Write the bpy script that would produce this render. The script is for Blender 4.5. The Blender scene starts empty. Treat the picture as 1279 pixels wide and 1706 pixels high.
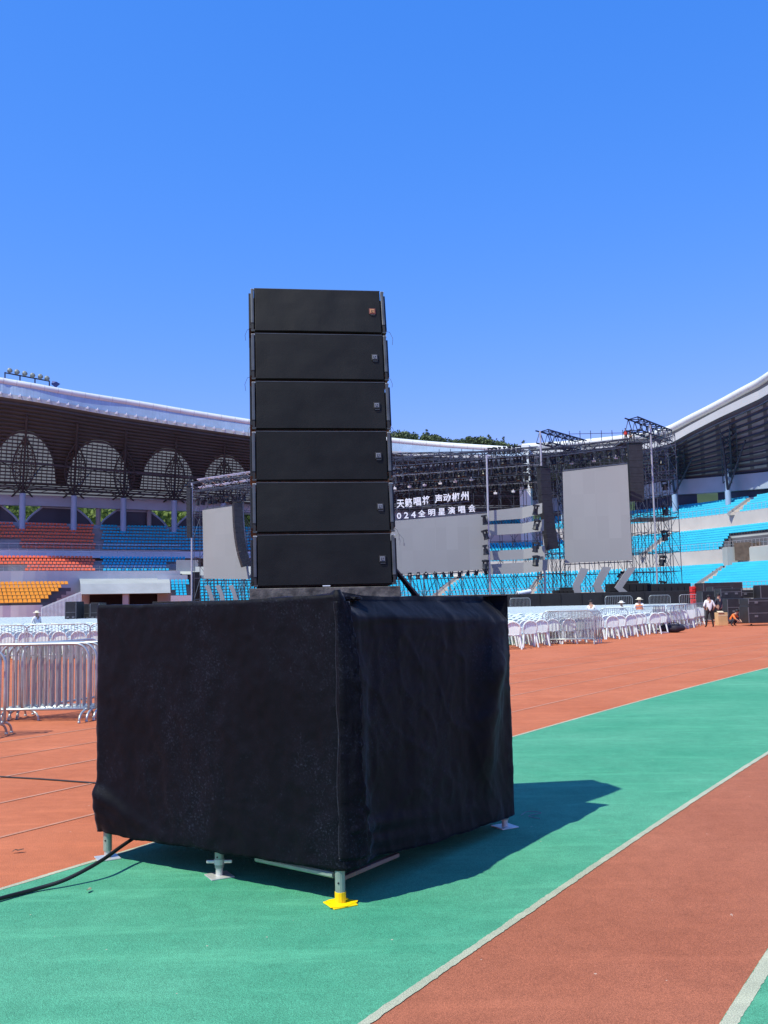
import bpy, bmesh, math, random
from mathutils import Vector, Matrix, noise
random.seed(7)
SC = bpy.context.scene
COL = SC.collection
R = math.radians
# ------------------------------------------------------------------ camera, sky, sun, exposure
IW, IH, FPX, CAMH, HORY, ROLL = 1279, 1706, 1580.0, 1.6, 1000.0, 1.2
_t = math.atan((HORY - IH / 2) / FPX)
_r = R(ROLL)
FWD = Vector((0, math.cos(_t), math.sin(_t)))
_U0 = Vector((0, -math.sin(_t), math.cos(_t)))
RGT = Vector((1, 0, 0)) * math.cos(_r) - _U0 * math.sin(_r)
UPV = _U0 * math.cos(_r) + Vector((1, 0, 0)) * math.sin(_r)
cd = bpy.data.cameras.new('camera')
cam = bpy.data.objects.new('camera', cd)
COL.objects.link(cam)
cd.sensor_fit = 'VERTICAL'; cd.sensor_height = 24.0; cd.lens = FPX / IH * 24.0
cd.clip_start = 0.1; cd.clip_end = 5000
m3 = Matrix((RGT, UPV, -FWD)).transposed()
cam.matrix_world = Matrix.Translation((0, 0, CAMH)) @ m3.to_4x4()
SC.camera = cam
SUND = Vector((-0.424, -0.323, 0.846)).normalized()      # towards the sun
SUN_EL = math.asin(SUND.z); SUN_AZ = math.atan2(SUND.x, SUND.y)
w = bpy.data.worlds.new('World'); SC.world = w; w.use_nodes = True
nt = w.node_tree; nt.nodes.clear()
out = nt.nodes.new('ShaderNodeOutputWorld'); bg = nt.nodes.new('ShaderNodeBackground')
sky = nt.nodes.new('ShaderNodeTexSky'); sky.sky_type = 'NISHITA'; sky.sun_disc = False
sky.sun_elevation = SUN_EL; sky.sun_rotation = SUN_AZ
sky.air_density = 0.8; sky.dust_density = 0.0; sky.ozone_density = 10.0; sky.altitude = 0
sep = nt.nodes.new('ShaderNodeSeparateColor'); cmb = nt.nodes.new('ShaderNodeCombineColor'); nt.links.new(sky.outputs[0], sep.inputs[0])
for i_, (g_, k_) in enumerate(((1.45, 1.15), (.62, 1.66), (.34, 4.35))):      # the deep clear-day gradient of the photograph
    pw = nt.nodes.new('ShaderNodeMath'); pw.operation = 'POWER'; pw.inputs[1].default_value = g_
    ml = nt.nodes.new('ShaderNodeMath'); ml.operation = 'MULTIPLY'; ml.inputs[1].default_value = k_
    nt.links.new(sep.outputs[i_], pw.inputs[0]); nt.links.new(pw.outputs[0], ml.inputs[0]); nt.links.new(ml.outputs[0], cmb.inputs[i_])
nt.links.new(cmb.outputs[0], bg.inputs[0])
bg.inputs[1].default_value = 0.108
nt.links.new(bg.outputs[0], out.inputs[0])
sl = bpy.data.lights.new('sun', 'SUN'); so = bpy.data.objects.new('sun', sl); COL.objects.link(so)
sl.energy = 4.0; sl.angle = R(0.5); sl.color = (1.0, 0.97, 0.80)
so.rotation_euler = SUND.to_track_quat('Z', 'Y').to_euler()
vs = SC.view_settings; vs.view_transform = 'Standard'; vs.look = 'None'; vs.exposure = 0.5; vs.gamma = 1.0
SC.cycles.max_bounces = 6; SC.cycles.use_denoising = True

# ------------------------------------------------------------------ photo pixel -> world helpers
def ray(px, py):
    return FWD + RGT * ((px - IW / 2) / FPX) + UPV * ((IH / 2 - py) / FPX)
def G(px, py, z=0.0):
    d = ray(px, py); k = (z - CAMH) / d.z
    return Vector((d.x * k, d.y * k, z))
def D(px, py, Y):
    d = ray(px, py); k = Y / d.y
    return Vector((d.x * k, Y, CAMH + d.z * k))
def ZP(px, py, Y): return D(px, py, Y).z
def proj(p):
    v = Vector(p) - Vector((0, 0, CAMH)); z = v.dot(FWD)
    return IW / 2 + FPX * v.dot(RGT) / z, IH / 2 - FPX * v.dot(UPV) / z

# ------------------------------------------------------------------ materials
MATS = {}
def mat(name, col, rough=0.7, var=0.12, scale=6.0, metal=0.0, bump=0.0, bscale=60.0, spec=0.4, col2=None, trans=0.0, detail=4.0, sheen=0.0):
    if name in MATS: return MATS[name]
    m = bpy.data.materials.new(name); m.use_nodes = True
    n = m.node_tree; b = n.nodes['Principled BSDF']
    b.inputs['Roughness'].default_value = rough; b.inputs['Metallic'].default_value = metal
    b.inputs['Specular IOR Level'].default_value = spec
    if sheen: b.inputs['Sheen Weight'].default_value = sheen
    tc = n.nodes.new('ShaderNodeTexCoord')
    nz = n.nodes.new('ShaderNodeTexNoise'); nz.inputs['Scale'].default_value = scale; nz.inputs['Detail'].default_value = detail
    n.links.new(tc.outputs['Object'], nz.inputs['Vector'])
    cr = n.nodes.new('ShaderNodeValToRGB')
    lo = [max(0, c * (1 - var)) for c in col]; hi = [min(1, c * (1 + var)) for c in (col2 or col)]
    cr.color_ramp.elements[0].position = 0.3; cr.color_ramp.elements[1].position = 0.7
    cr.color_ramp.elements[0].color = (*lo, 1); cr.color_ramp.elements[1].color = (*hi, 1)
    n.links.new(nz.outputs['Fac'], cr.inputs[0]); n.links.new(cr.outputs[0], b.inputs['Base Color'])
    if bump:
        n2 = n.nodes.new('ShaderNodeTexNoise'); n2.inputs['Scale'].default_value = bscale; n2.inputs['Detail'].default_value = 3
        n.links.new(tc.outputs['Object'], n2.inputs['Vector'])
        bp = n.nodes.new('ShaderNodeBump'); bp.inputs['Strength'].default_value = bump; bp.inputs['Distance'].default_value = 0.01
        n.links.new(n2.outputs['Fac'], bp.inputs['Height']); n.links.new(bp.outputs[0], b.inputs['Normal'])
    if trans:
        tr = n.nodes.new('ShaderNodeBsdfTranslucent'); tr.inputs[0].default_value = (*col, 1)
        mx = n.nodes.new('ShaderNodeMixShader'); mx.inputs[0].default_value = trans
        o = n.nodes['Material Output']
        n.links.new(b.outputs[0], mx.inputs[1]); n.links.new(tr.outputs[0], mx.inputs[2]); n.links.new(mx.outputs[0], o.inputs[0])
    MATS[name] = m
    return m

def rubber(name, col, worn, var=0.16, seed=0.0, stain=0.25):
    """granulated track surface: fine speckle, broad fading, scuffs"""
    m = bpy.data.materials.new(name); m.use_nodes = True
    n = m.node_tree; b = n.nodes['Principled BSDF']; L = n.links
    b.inputs['Roughness'].default_value = 0.88; b.inputs['Specular IOR Level'].default_value = 0.22
    tc = n.nodes.new('ShaderNodeTexCoord'); mp = n.nodes.new('ShaderNodeMapping'); mp.inputs['Location'].default_value = (seed, seed * 2, 0)
    L.new(tc.outputs['Object'], mp.inputs[0])
    def N(scale, det=4, rough=.6):
        t = n.nodes.new('ShaderNodeTexNoise'); t.inputs['Scale'].default_value = scale; t.inputs['Detail'].default_value = det; t.inputs['Roughness'].default_value = rough
        L.new(mp.outputs[0], t.inputs['Vector']); return t
    def ramp(src, p0, p1, c0, c1):
        r = n.nodes.new('ShaderNodeValToRGB'); r.color_ramp.elements[0].position = p0; r.color_ramp.elements[1].position = p1
        r.color_ramp.elements[0].color = (*c0, 1); r.color_ramp.elements[1].color = (*c1, 1); L.new(src, r.inputs[0]); return r
    def mix(a, bb, fac, mode='MIX'):
        x = n.nodes.new('ShaderNodeMix'); x.data_type = 'RGBA'; x.blend_type = mode
        L.new(a, x.inputs[6]); L.new(bb, x.inputs[7])
        if isinstance(fac, float): x.inputs[0].default_value = fac
        else: L.new(fac, x.inputs[0])
        return x.outputs[2]
    base = ramp(N(0.55, 5, .62).outputs['Fac'], .33, .68, col, worn)
    fine = ramp(N(170, 2).outputs['Fac'], .32, .68, (1 - var * 2.4,) * 3, (1 + var * .9,) * 3)
    v = n.nodes.new('ShaderNodeTexVoronoi'); v.inputs['Scale'].default_value = 210; L.new(mp.outputs[0], v.inputs['Vector'])
    grain = ramp(v.outputs['Distance'], .0, .55, (1.12,) * 3, (0.80,) * 3)
    mid = ramp(N(7, 6, .7).outputs['Fac'], .3, .72, (1 - var * .8,) * 3, (1 + var * .5,) * 3)
    c = mix(base.outputs[0], fine.outputs[0], 1.0, 'MULTIPLY'); c = mix(c, mid.outputs[0], 1.0, 'MULTIPLY'); c = mix(c, grain.outputs[0], 1.0, 'MULTIPLY')
    # streaky scuffs
    mp2 = n.nodes.new('ShaderNodeMapping'); mp2.inputs['Rotation'].default_value = (0, 0, R(20)); mp2.inputs['Scale'].default_value = (0.35, 2.6, 1); L.new(tc.outputs['Object'], mp2.inputs[0])
    t = n.nodes.new('ShaderNodeTexNoise'); t.inputs['Scale'].default_value = 1.6; t.inputs['Detail'].default_value = 7; t.inputs['Roughness'].default_value = .7; L.new(mp2.outputs[0], t.inputs['Vector'])
    f = ramp(t.outputs['Fac'], .52, .78, (0, 0, 0), (stain,) * 3)
    rgb = n.nodes.new('ShaderNodeRGB'); rgb.outputs[0].default_value = (min(1, worn[0] * 1.25), min(1, worn[1] * 1.2), min(1, worn[2] * 1.15), 1)
    c = mix(c, rgb.outputs[0], f.outputs[0])
    # sparse pale grit and dark crumbs lying on the surface
    for sc_, thr, colr, off_ in ((7.0, .045, (.62, .50, .40, 1), 0), (11.0, .030, (.10, .06, .05, 1), 3)):
        vv = n.nodes.new('ShaderNodeTexVoronoi'); vv.inputs['Scale'].default_value = sc_; L.new(mp.outputs[0], vv.inputs['Vector'])
        sp_ = n.nodes.new('ShaderNodeSeparateColor'); L.new(vv.outputs['Color'], sp_.inputs[0])
        gt = n.nodes.new('ShaderNodeMath'); gt.operation = 'MULTIPLY'; gt.inputs[1].default_value = thr; L.new(sp_.outputs[0], gt.inputs[0])
        lt = n.nodes.new('ShaderNodeMath'); lt.operation = 'LESS_THAN'; L.new(vv.outputs['Distance'], lt.inputs[0]); L.new(gt.outputs[0], lt.inputs[1])
        ml = n.nodes.new('ShaderNodeMath'); ml.operation = 'MULTIPLY'; ml.inputs[1].default_value = .65; L.new(lt.outputs[0], ml.inputs[0])
        gc = n.nodes.new('ShaderNodeRGB'); gc.outputs[0].default_value = colr; c = mix(c, gc.outputs[0], ml.outputs[0])
    L.new(c, b.inputs['Base Color'])
    bp = n.nodes.new('ShaderNodeBump'); bp.inputs['Strength'].default_value = .55; bp.inputs['Distance'].default_value = 0.006
    L.new(v.outputs['Distance'], bp.inputs['Height']); L.new(bp.outputs[0], b.inputs['Normal'])
    return m

# ------------------------------------------------------------------ mesh builder
class MB:
    def __init__(s): s.v = []; s.f = []; s.mi = []; s.cur = 0
    def mat(s, i): s.cur = i; return s
    def face(s, pts):
        k = len(s.v); s.v += [tuple(p) for p in pts]; s.f.append(tuple(range(k, k + len(pts)))); s.mi.append(s.cur); return s
    def add(s, vs, fs):
        k = len(s.v); s.v += [tuple(p) for p in vs]
        for f in fs: s.f.append(tuple(i + k for i in f)); s.mi.append(s.cur)
        return s
    def box(s, c, d, M=None):
        hx, hy, hz = d[0] / 2, d[1] / 2, d[2] / 2
        vs = [Vector((x, y, z)) for x in (-hx, hx) for y in (-hy, hy) for z in (-hz, hz)]
        if M is not None: vs = [M @ v for v in vs]
        c = Vector(c); vs = [v + c for v in vs]
        return s.add(vs, [(0, 1, 3, 2), (4, 6, 7, 5), (0, 4, 5, 1), (2, 3, 7, 6), (0, 2, 6, 4), (1, 5, 7, 3)])
    def bbox(s, c, d, b=0.005, M=None):      # chamfered box
        bm = bmesh.new(); bmesh.ops.create_cube(bm, size=1)
        for v in bm.verts: v.co = Vector((v.co.x * d[0], v.co.y * d[1], v.co.z * d[2]))
        bmesh.ops.bevel(bm, geom=list(bm.edges), offset=b, segments=2, affect='EDGES', profile=.5)
        c = Vector(c)
        vs = [((M @ v.co) if M is not None else v.co) + c for v in bm.verts]
        fs = [tuple(v.index for v in f.verts) for f in bm.faces]; bm.free()
        return s.add(vs, fs)
    def bar(s, a, b, r, n=4, r2=None, cap=True):
        a = Vector(a); b = Vector(b); d = b - a
        if d.length < 1e-6: return s
        q = d.to_track_quat('Z', 'X'); r2 = r if r2 is None else r2
        vs = []
        for p, rr in ((a, r), (b, r2)):
            for i in range(n):
                t = 2 * math.pi * (i + .5) / n
                vs.append(p + q @ Vector((rr * math.cos(t), rr * math.sin(t), 0)))
        fs = [(i, (i + 1) % n, n + (i + 1) % n, n + i) for i in range(n)]
        if cap: fs += [tuple(range(n))[::-1], tuple(range(n, 2 * n))]
        return s.add(vs, fs)
    def tube(s, pts, r, n=8):
        pts = [Vector(p) for p in pts]; vs = []; prev = None
        for i, p in enumerate(pts):
            d = (pts[min(i + 1, len(pts) - 1)] - pts[max(i - 1, 0)]).normalized()
            if prev is None: up = Vector((0, 0, 1)) if abs(d.z) < .9 else Vector((1, 0, 0)); x = d.cross(up).normalized()
            else: x = (prev - d * prev.dot(d)).normalized()
            prev = x; y = d.cross(x)
            for k in range(n):
                t = 2 * math.pi * k / n; vs.append(p + (x * math.cos(t) + y * math.sin(t)) * r)
        fs = []
        for i in range(len(pts) - 1):
            for k in range(n): fs.append((i * n + k, i * n + (k + 1) % n, (i + 1) * n + (k + 1) % n, (i + 1) * n + k))
        fs += [tuple(range(n))[::-1], tuple(range((len(pts) - 1) * n, len(pts) * n))]
        return s.add(vs, fs)
    def lathe(s, c, prof, n=20):   # prof [(r,z)]
        c = Vector(c); vs = []
        for r_, z in prof:
            for k in range(n): t = 2 * math.pi * k / n; vs.append(c + Vector((r_ * math.cos(t), r_ * math.sin(t), z)))
        fs = [(i * n + k, i * n + (k + 1) % n, (i + 1) * n + (k + 1) % n, (i + 1) * n + k) for i in range(len(prof) - 1) for k in range(n)]
        return s.add(vs, fs)
    def grid(s, P, nu, nv, closed=False):   # P[i][j]
        vs = [P[i][j] for i in range(nu) for j in range(nv)]
        fs = []
        for i in range(nu if closed else nu - 1):
            for j in range(nv - 1):
                a = i * nv + j; b = ((i + 1) % nu) * nv + j; fs.append((a, b, b + 1, a + 1))
        return s.add(vs, fs)
    def truss(s, a, b, w=0.5, step=None, r=0.03, up=None):
        a = Vector(a); b = Vector(b); d = b - a; L = d.length; d.normalize()
        up = Vector(up) if up else (Vector((0, 0, 1)) if abs(d.z) < .9 else Vector((0, 1, 0)))
        x = d.cross(up).normalized() * w / 2; y = x.cross(d).normalized() * w / 2
        cs = [x + y, x - y, -x - y, -x + y]
        for c in cs: s.bar(a + c, b + c, r)
        n = max(1, round(L / (step or w)))
        for i in range(n):
            p = a + d * (L * i / n); q = a + d * (L * (i + 1) / n)
            for k in range(4):
                c1, c2 = cs[k], cs[(k + 1) % 4]
                if (i + k) % 2: c1, c2 = c2, c1
                s.bar(p + c1, q + c2, r * .7, 3, cap=False)
        return s
    def build(s, name, mats, parent=None, smooth=False, loc=None):
        me = bpy.data.meshes.new(name); me.from_pydata(s.v, [], s.f)
        if not isinstance(mats, (list, tuple)): mats = [mats]
        for m in mats: me.materials.append(m)
        if len(mats) > 1: me.polygons.foreach_set('material_index', s.mi)
        if smooth: me.polygons.foreach_set('use_smooth', [True] * len(me.polygons))
        me.update()
        o = bpy.data.objects.new(name, me); COL.objects.link(o)
        if parent is not None: o.parent = parent
        if loc is not None: o.location = loc
        return o
def tag(o, label=None, cat=None, group=None, kind=None):
    for k, v in (('label', label), ('category', cat), ('group', group), ('kind', kind)):
        if v: o[k] = v
    return o
def empty(name, loc=(0, 0, 0), rz=0.0, label=None, cat=None, group=None):
    o = bpy.data.objects.new(name, None); COL.objects.link(o); o.location = loc; o.rotation_euler = (0, 0, rz)
    return tag(o, label, cat, group)
def copy_tree(o, parent=None):
    c = o.copy(); COL.objects.link(c)
    if parent is not None: c.parent = parent
    for ch in list(o.children): copy_tree(ch, c)
    return c
def Rz(a): return Matrix.Rotation(a, 3, 'Z')
def Rx(a): return Matrix.Rotation(a, 3, 'X')
def Ry(a): return Matrix.Rotation(a, 3, 'Y')

# common materials
STEEL = mat('galvanised', (.50, .50, .49), .42, .12, 9, metal=.75)
ALU = mat('aluminium', (.62, .63, .65), .38, .08, 5, metal=.7)
TRUSSHI = mat('truss_highlight', (.26, .28, .32), .45, .2, 3, metal=.4)  # paler tone paints the highlights on some of the grid trusses
BLACKP = mat('black_plastic', (.012, .013, .016), .5, .25, 8)
CONL = mat('pale_wall', (.58, .62, .62), .8, .10, .35)
DARKM = mat('dark_truss_steel', (.035, .045, .075), .5, .3, 3, metal=.2)
DARKB = mat('dark_fixture', (.012, .014, .02), .45, .3, 5)
CONC = mat('concrete', (.39, .42, .41), .9, .10, .35, bump=.2, bscale=3)
CONCD = mat('concrete_dark', (.30, .30, .31), .9, .15, .35)
CONCB = mat('painted_concrete_blue', (.34, .42, .52), .8, .08, .4)
WHITEP = mat('white_paint', (.62, .68, .69), .5, .05, .5)
SEATC = mat('seat_cyan', (.006, .44, .66), .45, .10, .6)
SEATO = mat('seat_orange', (.82, .17, .07), .5, .10, .6)
SEATY = mat('seat_yellow', (.88, .38, .035), .5, .10, .6)
BROWN = mat('brown_steel', (.048, .052, .062), .6, .15, .6)
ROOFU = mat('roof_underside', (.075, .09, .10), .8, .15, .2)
ROOFG = mat('roof_translucent', (.155, .155, .155), .6, .06, .3, trans=.75)
COLB = mat('column_blue', (.30, .44, .62), .5, .06, .6)
GLASSB = mat('fascia_panel_blue', (.33, .47, .62), .25, .10, .8, spec=.6)
LED = mat('led_grey', (.275, .28, .285), .75, .02, .15)

# screen modules: slight tone steps from panel to panel
_n = LED.node_tree; _b = _n.nodes['Principled BSDF']; _tc = _n.nodes.new('ShaderNodeTexCoord')
_v = _n.nodes.new('ShaderNodeVectorMath'); _v.operation = 'SNAP'; _v.inputs[1].default_value = (1.0, 50.0, 2.0); _n.links.new(_tc.outputs['Object'], _v.inputs[0])
_w = _n.nodes.new('ShaderNodeTexWhiteNoise'); _n.links.new(_v.outputs[0], _w.inputs['Vector'])
_mr = _n.nodes.new('ShaderNodeMapRange'); _mr.inputs['To Min'].default_value = .95; _mr.inputs['To Max'].default_value = 1.03; _n.links.new(_w.outputs['Value'], _mr.inputs[0])
_mx = _n.nodes.new('ShaderNodeMix'); _mx.data_type = 'RGBA'; _mx.blend_type = 'MULTIPLY'; _mx.inputs[0].default_value = 1
_n.links.new(_b.inputs['Base Color'].links[0].from_socket, _mx.inputs[6]); _n.links.new(_mr.outputs[0], _mx.inputs[7]); _n.links.new(_mx.outputs[2], _b.inputs['Base Color'])
# ================================================================== GROUND
OX, OY, R0 = 192.34, -119.12, 231.1
def arc(rad, ang): return (OX + rad * math.cos(ang), OY + rad * math.sin(ang))
A0 = math.atan2(5.59 - OY, -2.24 - OX)
mRED = rubber('track_red', (.575, .165, .072), (.68, .215, .102), .15, 0.0, .38)
mGRN = rubber('track_green', (.068, .375, .215), (.125, .46, .28), .17, 3.0, .5)
mBRN = rubber('track_brownred', (.44, .14, .073), (.53, .182, .10), .17, 8.0, .25)
mLINE = rubber('track_line', (.47, .50, .35), (.60, .62, .46), .16, 5.0, .4)
mLINF = rubber('track_line_faded', (.62, .25, .15), (.72, .38, .27), .15, 6.0, .5)
b = MB(); b.face([(-1500, -300, -.02), (1500, -300, -.02), (1500, 3000, -.02), (-1500, 3000, -.02)])
tag(b.build('ground', mat('outer_ground', (.20, .22, .17), .95, .2, .1)), kind='structure')
b = MB(); b.face([(150 * math.cos(2 * math.pi * i / 48) , 30 + 110 * math.sin(2 * math.pi * i / 48), 0) for i in range(48)])
tag(b.build('running_track', mRED), kind='structure')
b = MB(); b.face([(-75, 31.2, .006), (3.2, 31.2, .006), (5.6, 34, .006), (9.4, 39, .006), (13.2, 46, .006), (16, 53, .006), (19.3, 63, .006), (22, 78, .006), (-75, 78, .006)])
tag(b.build('infield', mat('infield_green', (.10, .17, .06), .95, .25, .5)), kind='structure')
def annulus(name, r_in, r_out, z, m, a_lo=-.10, a_hi=.22, n=90):
    P = []
    for i in range(n + 1):
        a = A0 - (a_lo + (a_hi - a_lo) * i / n)
        P.append([(*arc(r_in, a), z), (*arc(r_out, a), z)])
    return tag(MB().grid(P, n + 1, 2).build(name, m), kind='structure')
annulus('green_lane', R0 - 2.78, R0, .004, mGRN)
annulus('brown_lane', R0 - 3.93, R0 - 2.74, .0022, mBRN)
annulus('green_lane', R0 - 9, R0 - 3.91, .004, mGRN)
def ragged(r_in, r_out, z, m, a_lo=-.03, a_hi=.20, n=2600):      # painted line with worn edges
    P = []
    for i in range(n + 1):
        a = A0 - (a_lo + (a_hi - a_lo) * i / n); j1 = .006 * noise.noise(Vector((i * .9, r_in, 0))) + .004 * noise.noise(Vector((i * .11, r_in, 3))); j2 = .006 * noise.noise(Vector((i * .9, r_in, 7))) + .004 * noise.noise(Vector((i * .13, r_in, 9)))
        P.append([(*arc(r_in + j1, a), z), (*arc(r_out + j2, a), z)])
    return tag(MB().grid(P, n + 1, 2).build('lane_marking', m), kind='structure')
ragged(R0 - .015, R0 + .024, .0058, mLINE)
ragged(R0 - 2.785, R0 - 2.742, .0058, mLINE)
ragged(R0 - 3.972, R0 - 3.912, .0058, mLINE)
for k in (1.08, 2.12, 3.17, 4.22, 5.27):
    annulus('lane_marking', R0 + k, R0 + k + .036, .004, mLINF)
# joint / thin cable crossing the left lanes
p0, p1 = G(-60, 1292), G(200, 1309)
tag(MB().tube([p0 + Vector((0, 0, .008)), (p0 + p1) / 2 + Vector((0, .03, .008)), p1 + Vector((0, 0, .008))], .008, 6).build('thin_cable', BLACKP),
    'thin dark cable lying across the red lanes left of the draped platform', 'cable')
# small litter
for i, (px, py, s, c, lab) in enumerate([(30, 1418, .035, (.05, .04, .03), 'small dark curled leaf on the red lane by the platform'),
    (148, 1484, .028, (.20, .22, .14), 'small pale scrap on the green lane under the black cable'),
    (1219, 1527, .006, (.6, .5, .42), 'tiny pale pebble on the brown lane near the right edge')]):
    b = MB(); c0 = G(px, py, .012); a = i * 1.1 + .3
    P = []
    for u in range(5):
        x = (u / 4 - .5) * 2 * s; wdt = s * .38 * math.sin(math.pi * (u + .6) / 5.2); zz = .012 * math.sin(u * 1.3 + i)
        P.append([c0 + Rz(a) @ Vector((x, -wdt, abs(zz))), c0 + Rz(a) @ Vector((x, 0, abs(zz) + .004)), c0 + Rz(a) @ Vector((x, wdt, abs(zz)))])
    o = b.grid(P, 5, 3).build('dry_leaf' if i != 2 else 'pebble', mat('litter_%d' % i, c, .8))
    tag(o, lab, 'litter')

# ================================================================== DRAPED PLATFORM
pF, pL, pR = G(567, 1508), G(168, 1432), G(850, 1378)
pB = pL + pR - pF
jackg = mat('jack_green_grey', (.30, .38, .32), .5, .12, 20, metal=.4)
jackz = mat('jack_zinc', (.62, .63, .60), .4, .1, 20, metal=.5)
YEL = mat('yellow_paint', (.92, .60, .0), .5, .08, 30)
plat = empty('scaffold_platform', (pF + pB) / 2, 0, 'square steel scaffold platform on screw jacks hidden under the black cloth', 'platform')
PC = plat.location.copy()
def leg(p, yellow=False, name='leg', zt=1.42, wing=True, sh=1.0):
    p = Vector(p) - PC
    o = MB().bar(p + Vector((0, 0, .055)), p + Vector((0, 0, zt)), .027, 14).build(name, jackg, plat, False)
    # pin holes
    for z in (.12, .19): MB().bar(p + Vector((-.008, -.025, z)), p + Vector((-.008, -.0285, z)), .005, 8).build('pin_hole', BLACKP, o)
    b = MB().bar(p + Vector((0, 0, .008)), p + Vector((0, 0, .07)), .030 if yellow else .021, 12)
    for k in range(4): b.bar(p + Vector((0, 0, .012 + k * .011)), p + Vector((0, 0, .0165 + k * .011)), .0215, 12)
    b.build('jack_screw', YEL if yellow else jackz, o)
    b = MB().bbox(p + Vector((0, 0, .008)), (.14, .14, .008), .003, Rz(.5))
    b.build('base_plate', YEL if yellow else jackz, o)
    if wing:
        b = MB().bar(p + Vector((0, 0, .075)), p + Vector((0, 0, .105)), .031, 12)
        for s_ in (-1, 1): b.bbox(p + Vector((s_ * .048, 0, .09)), (.055, .016, .018), .004)
        b.build('collar_nut', YEL if yellow else jackz, o)
    return o
def _in(p, k=.04): return p + ((pF + pB) / 2 - p).normalized() * k
leg(pF, True, wing=False); leg(_in(pL), wing=False); leg(_in(pR), wing=False); leg(_in(pB), wing=False)
leg((pF + pL) / 2 + Vector((.045, .06, 0)), zt=1.46); leg((pR + pF) / 2 + Vector((-.5, .6, 0)), zt=1.46); leg((pF + pB) / 2); 
# splash of yellow paint on the plate of the front jack
P = []
c0 = pF - PC
for i in range(18):
    t = 2 * math.pi * i / 18; rr = .076 + .014 * math.sin(3 * t + 1) + .01 * math.sin(5 * t)
    P.append([c0 + Vector((math.cos(t) * rr * k, math.sin(t) * rr * k, .0135 + .006 * (1 - k))) for k in (1, .8, .3)])
MB().grid(P, 18, 3, True).build('paint_splash', YEL, plat, True)
woodp = mat('reddish_plank', (.20, .12, .10), .7, .2, 12)
d1 = (pL - pF).normalized(); d2 = (pR - pF).normalized()
def lift(p, z): return Vector((p.x, p.y, z)) - PC
for q1, q2 in ((pF, pL), (pF, pR), (pR, pB), (pB, pL)):
    for zz in (.34, 1.45): MB().bar(lift(_in(q1, .085), zz), lift(_in(q2, .085), zz), .024, 10).build('ledger', jackg, plat)
MB().bar(lift(pF + d1 * .04, .15), lift(pF + d1 * .62 + d2 * .05, .15), .017, 8).build('lower_rail', jackg, plat)
MB().bbox((lift(pF + d2 * .02, .135) + lift(pF + d2 * .55, .135)) / 2, (.53, .03, .022), .003, Rz(math.atan2(d2.y, d2.x))).build('plank', woodp, plat)
MB().bbox(d1 * .04 + Vector((0, 0, 1.51)), (1.72, 1.90, .04), .004, Rz(math.atan2(d2.y, d2.x) - math.pi / 2)).build('deck', mat('plywood', (.2, .14, .09), .8), plat)
MB().bbox(lift(pF * .45 + pB * .55, .15) + Vector((-.35, .15, -.03)), (.42, .3, .22), .02).build('ballast_weight', BLACKP, plat)

# cloth
CLOTH = bpy.data.materials.new('black_cloth'); CLOTH.use_nodes = True
n = CLOTH.node_tree; bs = n.nodes['Principled BSDF']; L = n.links
bs.inputs['Roughness'].default_value = .62; bs.inputs['Specular IOR Level'].default_value = .13
bs.inputs['Sheen Weight'].default_value = .12; bs.inputs['Sheen Roughness'].default_value = .3; bs.inputs['Sheen Tint'].default_value = (.75, .78, 1, 1)
tc = n.nodes.new('ShaderNodeTexCoord')
nz = n.nodes.new('ShaderNodeTexNoise'); nz.inputs['Scale'].default_value = 2.2; nz.inputs['Detail'].default_value = 9; nz.inputs['Roughness'].default_value = .75; L.new(tc.outputs['Object'], nz.inputs['Vector'])
cr = n.nodes.new('ShaderNodeValToRGB'); cr.color_ramp.elements[0].position = .38; cr.color_ramp.elements[0].color = (.0008, .0012, .0035, 1)
cr.color_ramp.elements[1].position = .72; cr.color_ramp.elements[1].color = (.0025, .0035, .0085, 1); L.new(nz.outputs['Fac'], cr.inputs[0])
n3 = n.nodes.new('ShaderNodeTexNoise'); n3.inputs['Scale'].default_value = 75; n3.inputs['Detail'].default_value = 6; n3.inputs['Roughness'].default_value = .8; L.new(tc.outputs['Object'], n3.inputs['Vector'])
c3 = n.nodes.new('ShaderNodeValToRGB'); c3.color_ramp.elements[0].position = .54; c3.color_ramp.elements[0].color = (0, 0, 0, 1); c3.color_ramp.elements[1].position = .66; c3.color_ramp.elements[1].color = (.034, .041, .062, 1); L.new(n3.outputs['Fac'], c3.inputs[0])
c4 = n.nodes.new('ShaderNodeValToRGB'); c4.color_ramp.elements[0].position = .47; c4.color_ramp.elements[0].color = (0, 0, 0, 1); c4.color_ramp.elements[1].position = .66; c4.color_ramp.elements[1].color = (1, 1, 1, 1); L.new(nz.outputs['Fac'], c4.inputs[0])
mm = n.nodes.new('ShaderNodeMix'); mm.data_type = 'RGBA'; mm.blend_type = 'MULTIPLY'; mm.inputs[0].default_value = 1; L.new(c3.outputs[0], mm.inputs[6]); L.new(c4.outputs[0], mm.inputs[7])
ma = n.nodes.new('ShaderNodeMix'); ma.data_type = 'RGBA'; ma.blend_type = 'ADD'; ma.inputs[0].default_value = 1; L.new(cr.outputs[0], ma.inputs[6]); L.new(mm.outputs[2], ma.inputs[7])
L.new(ma.outputs[2], bs.inputs['Base Color'])
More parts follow.
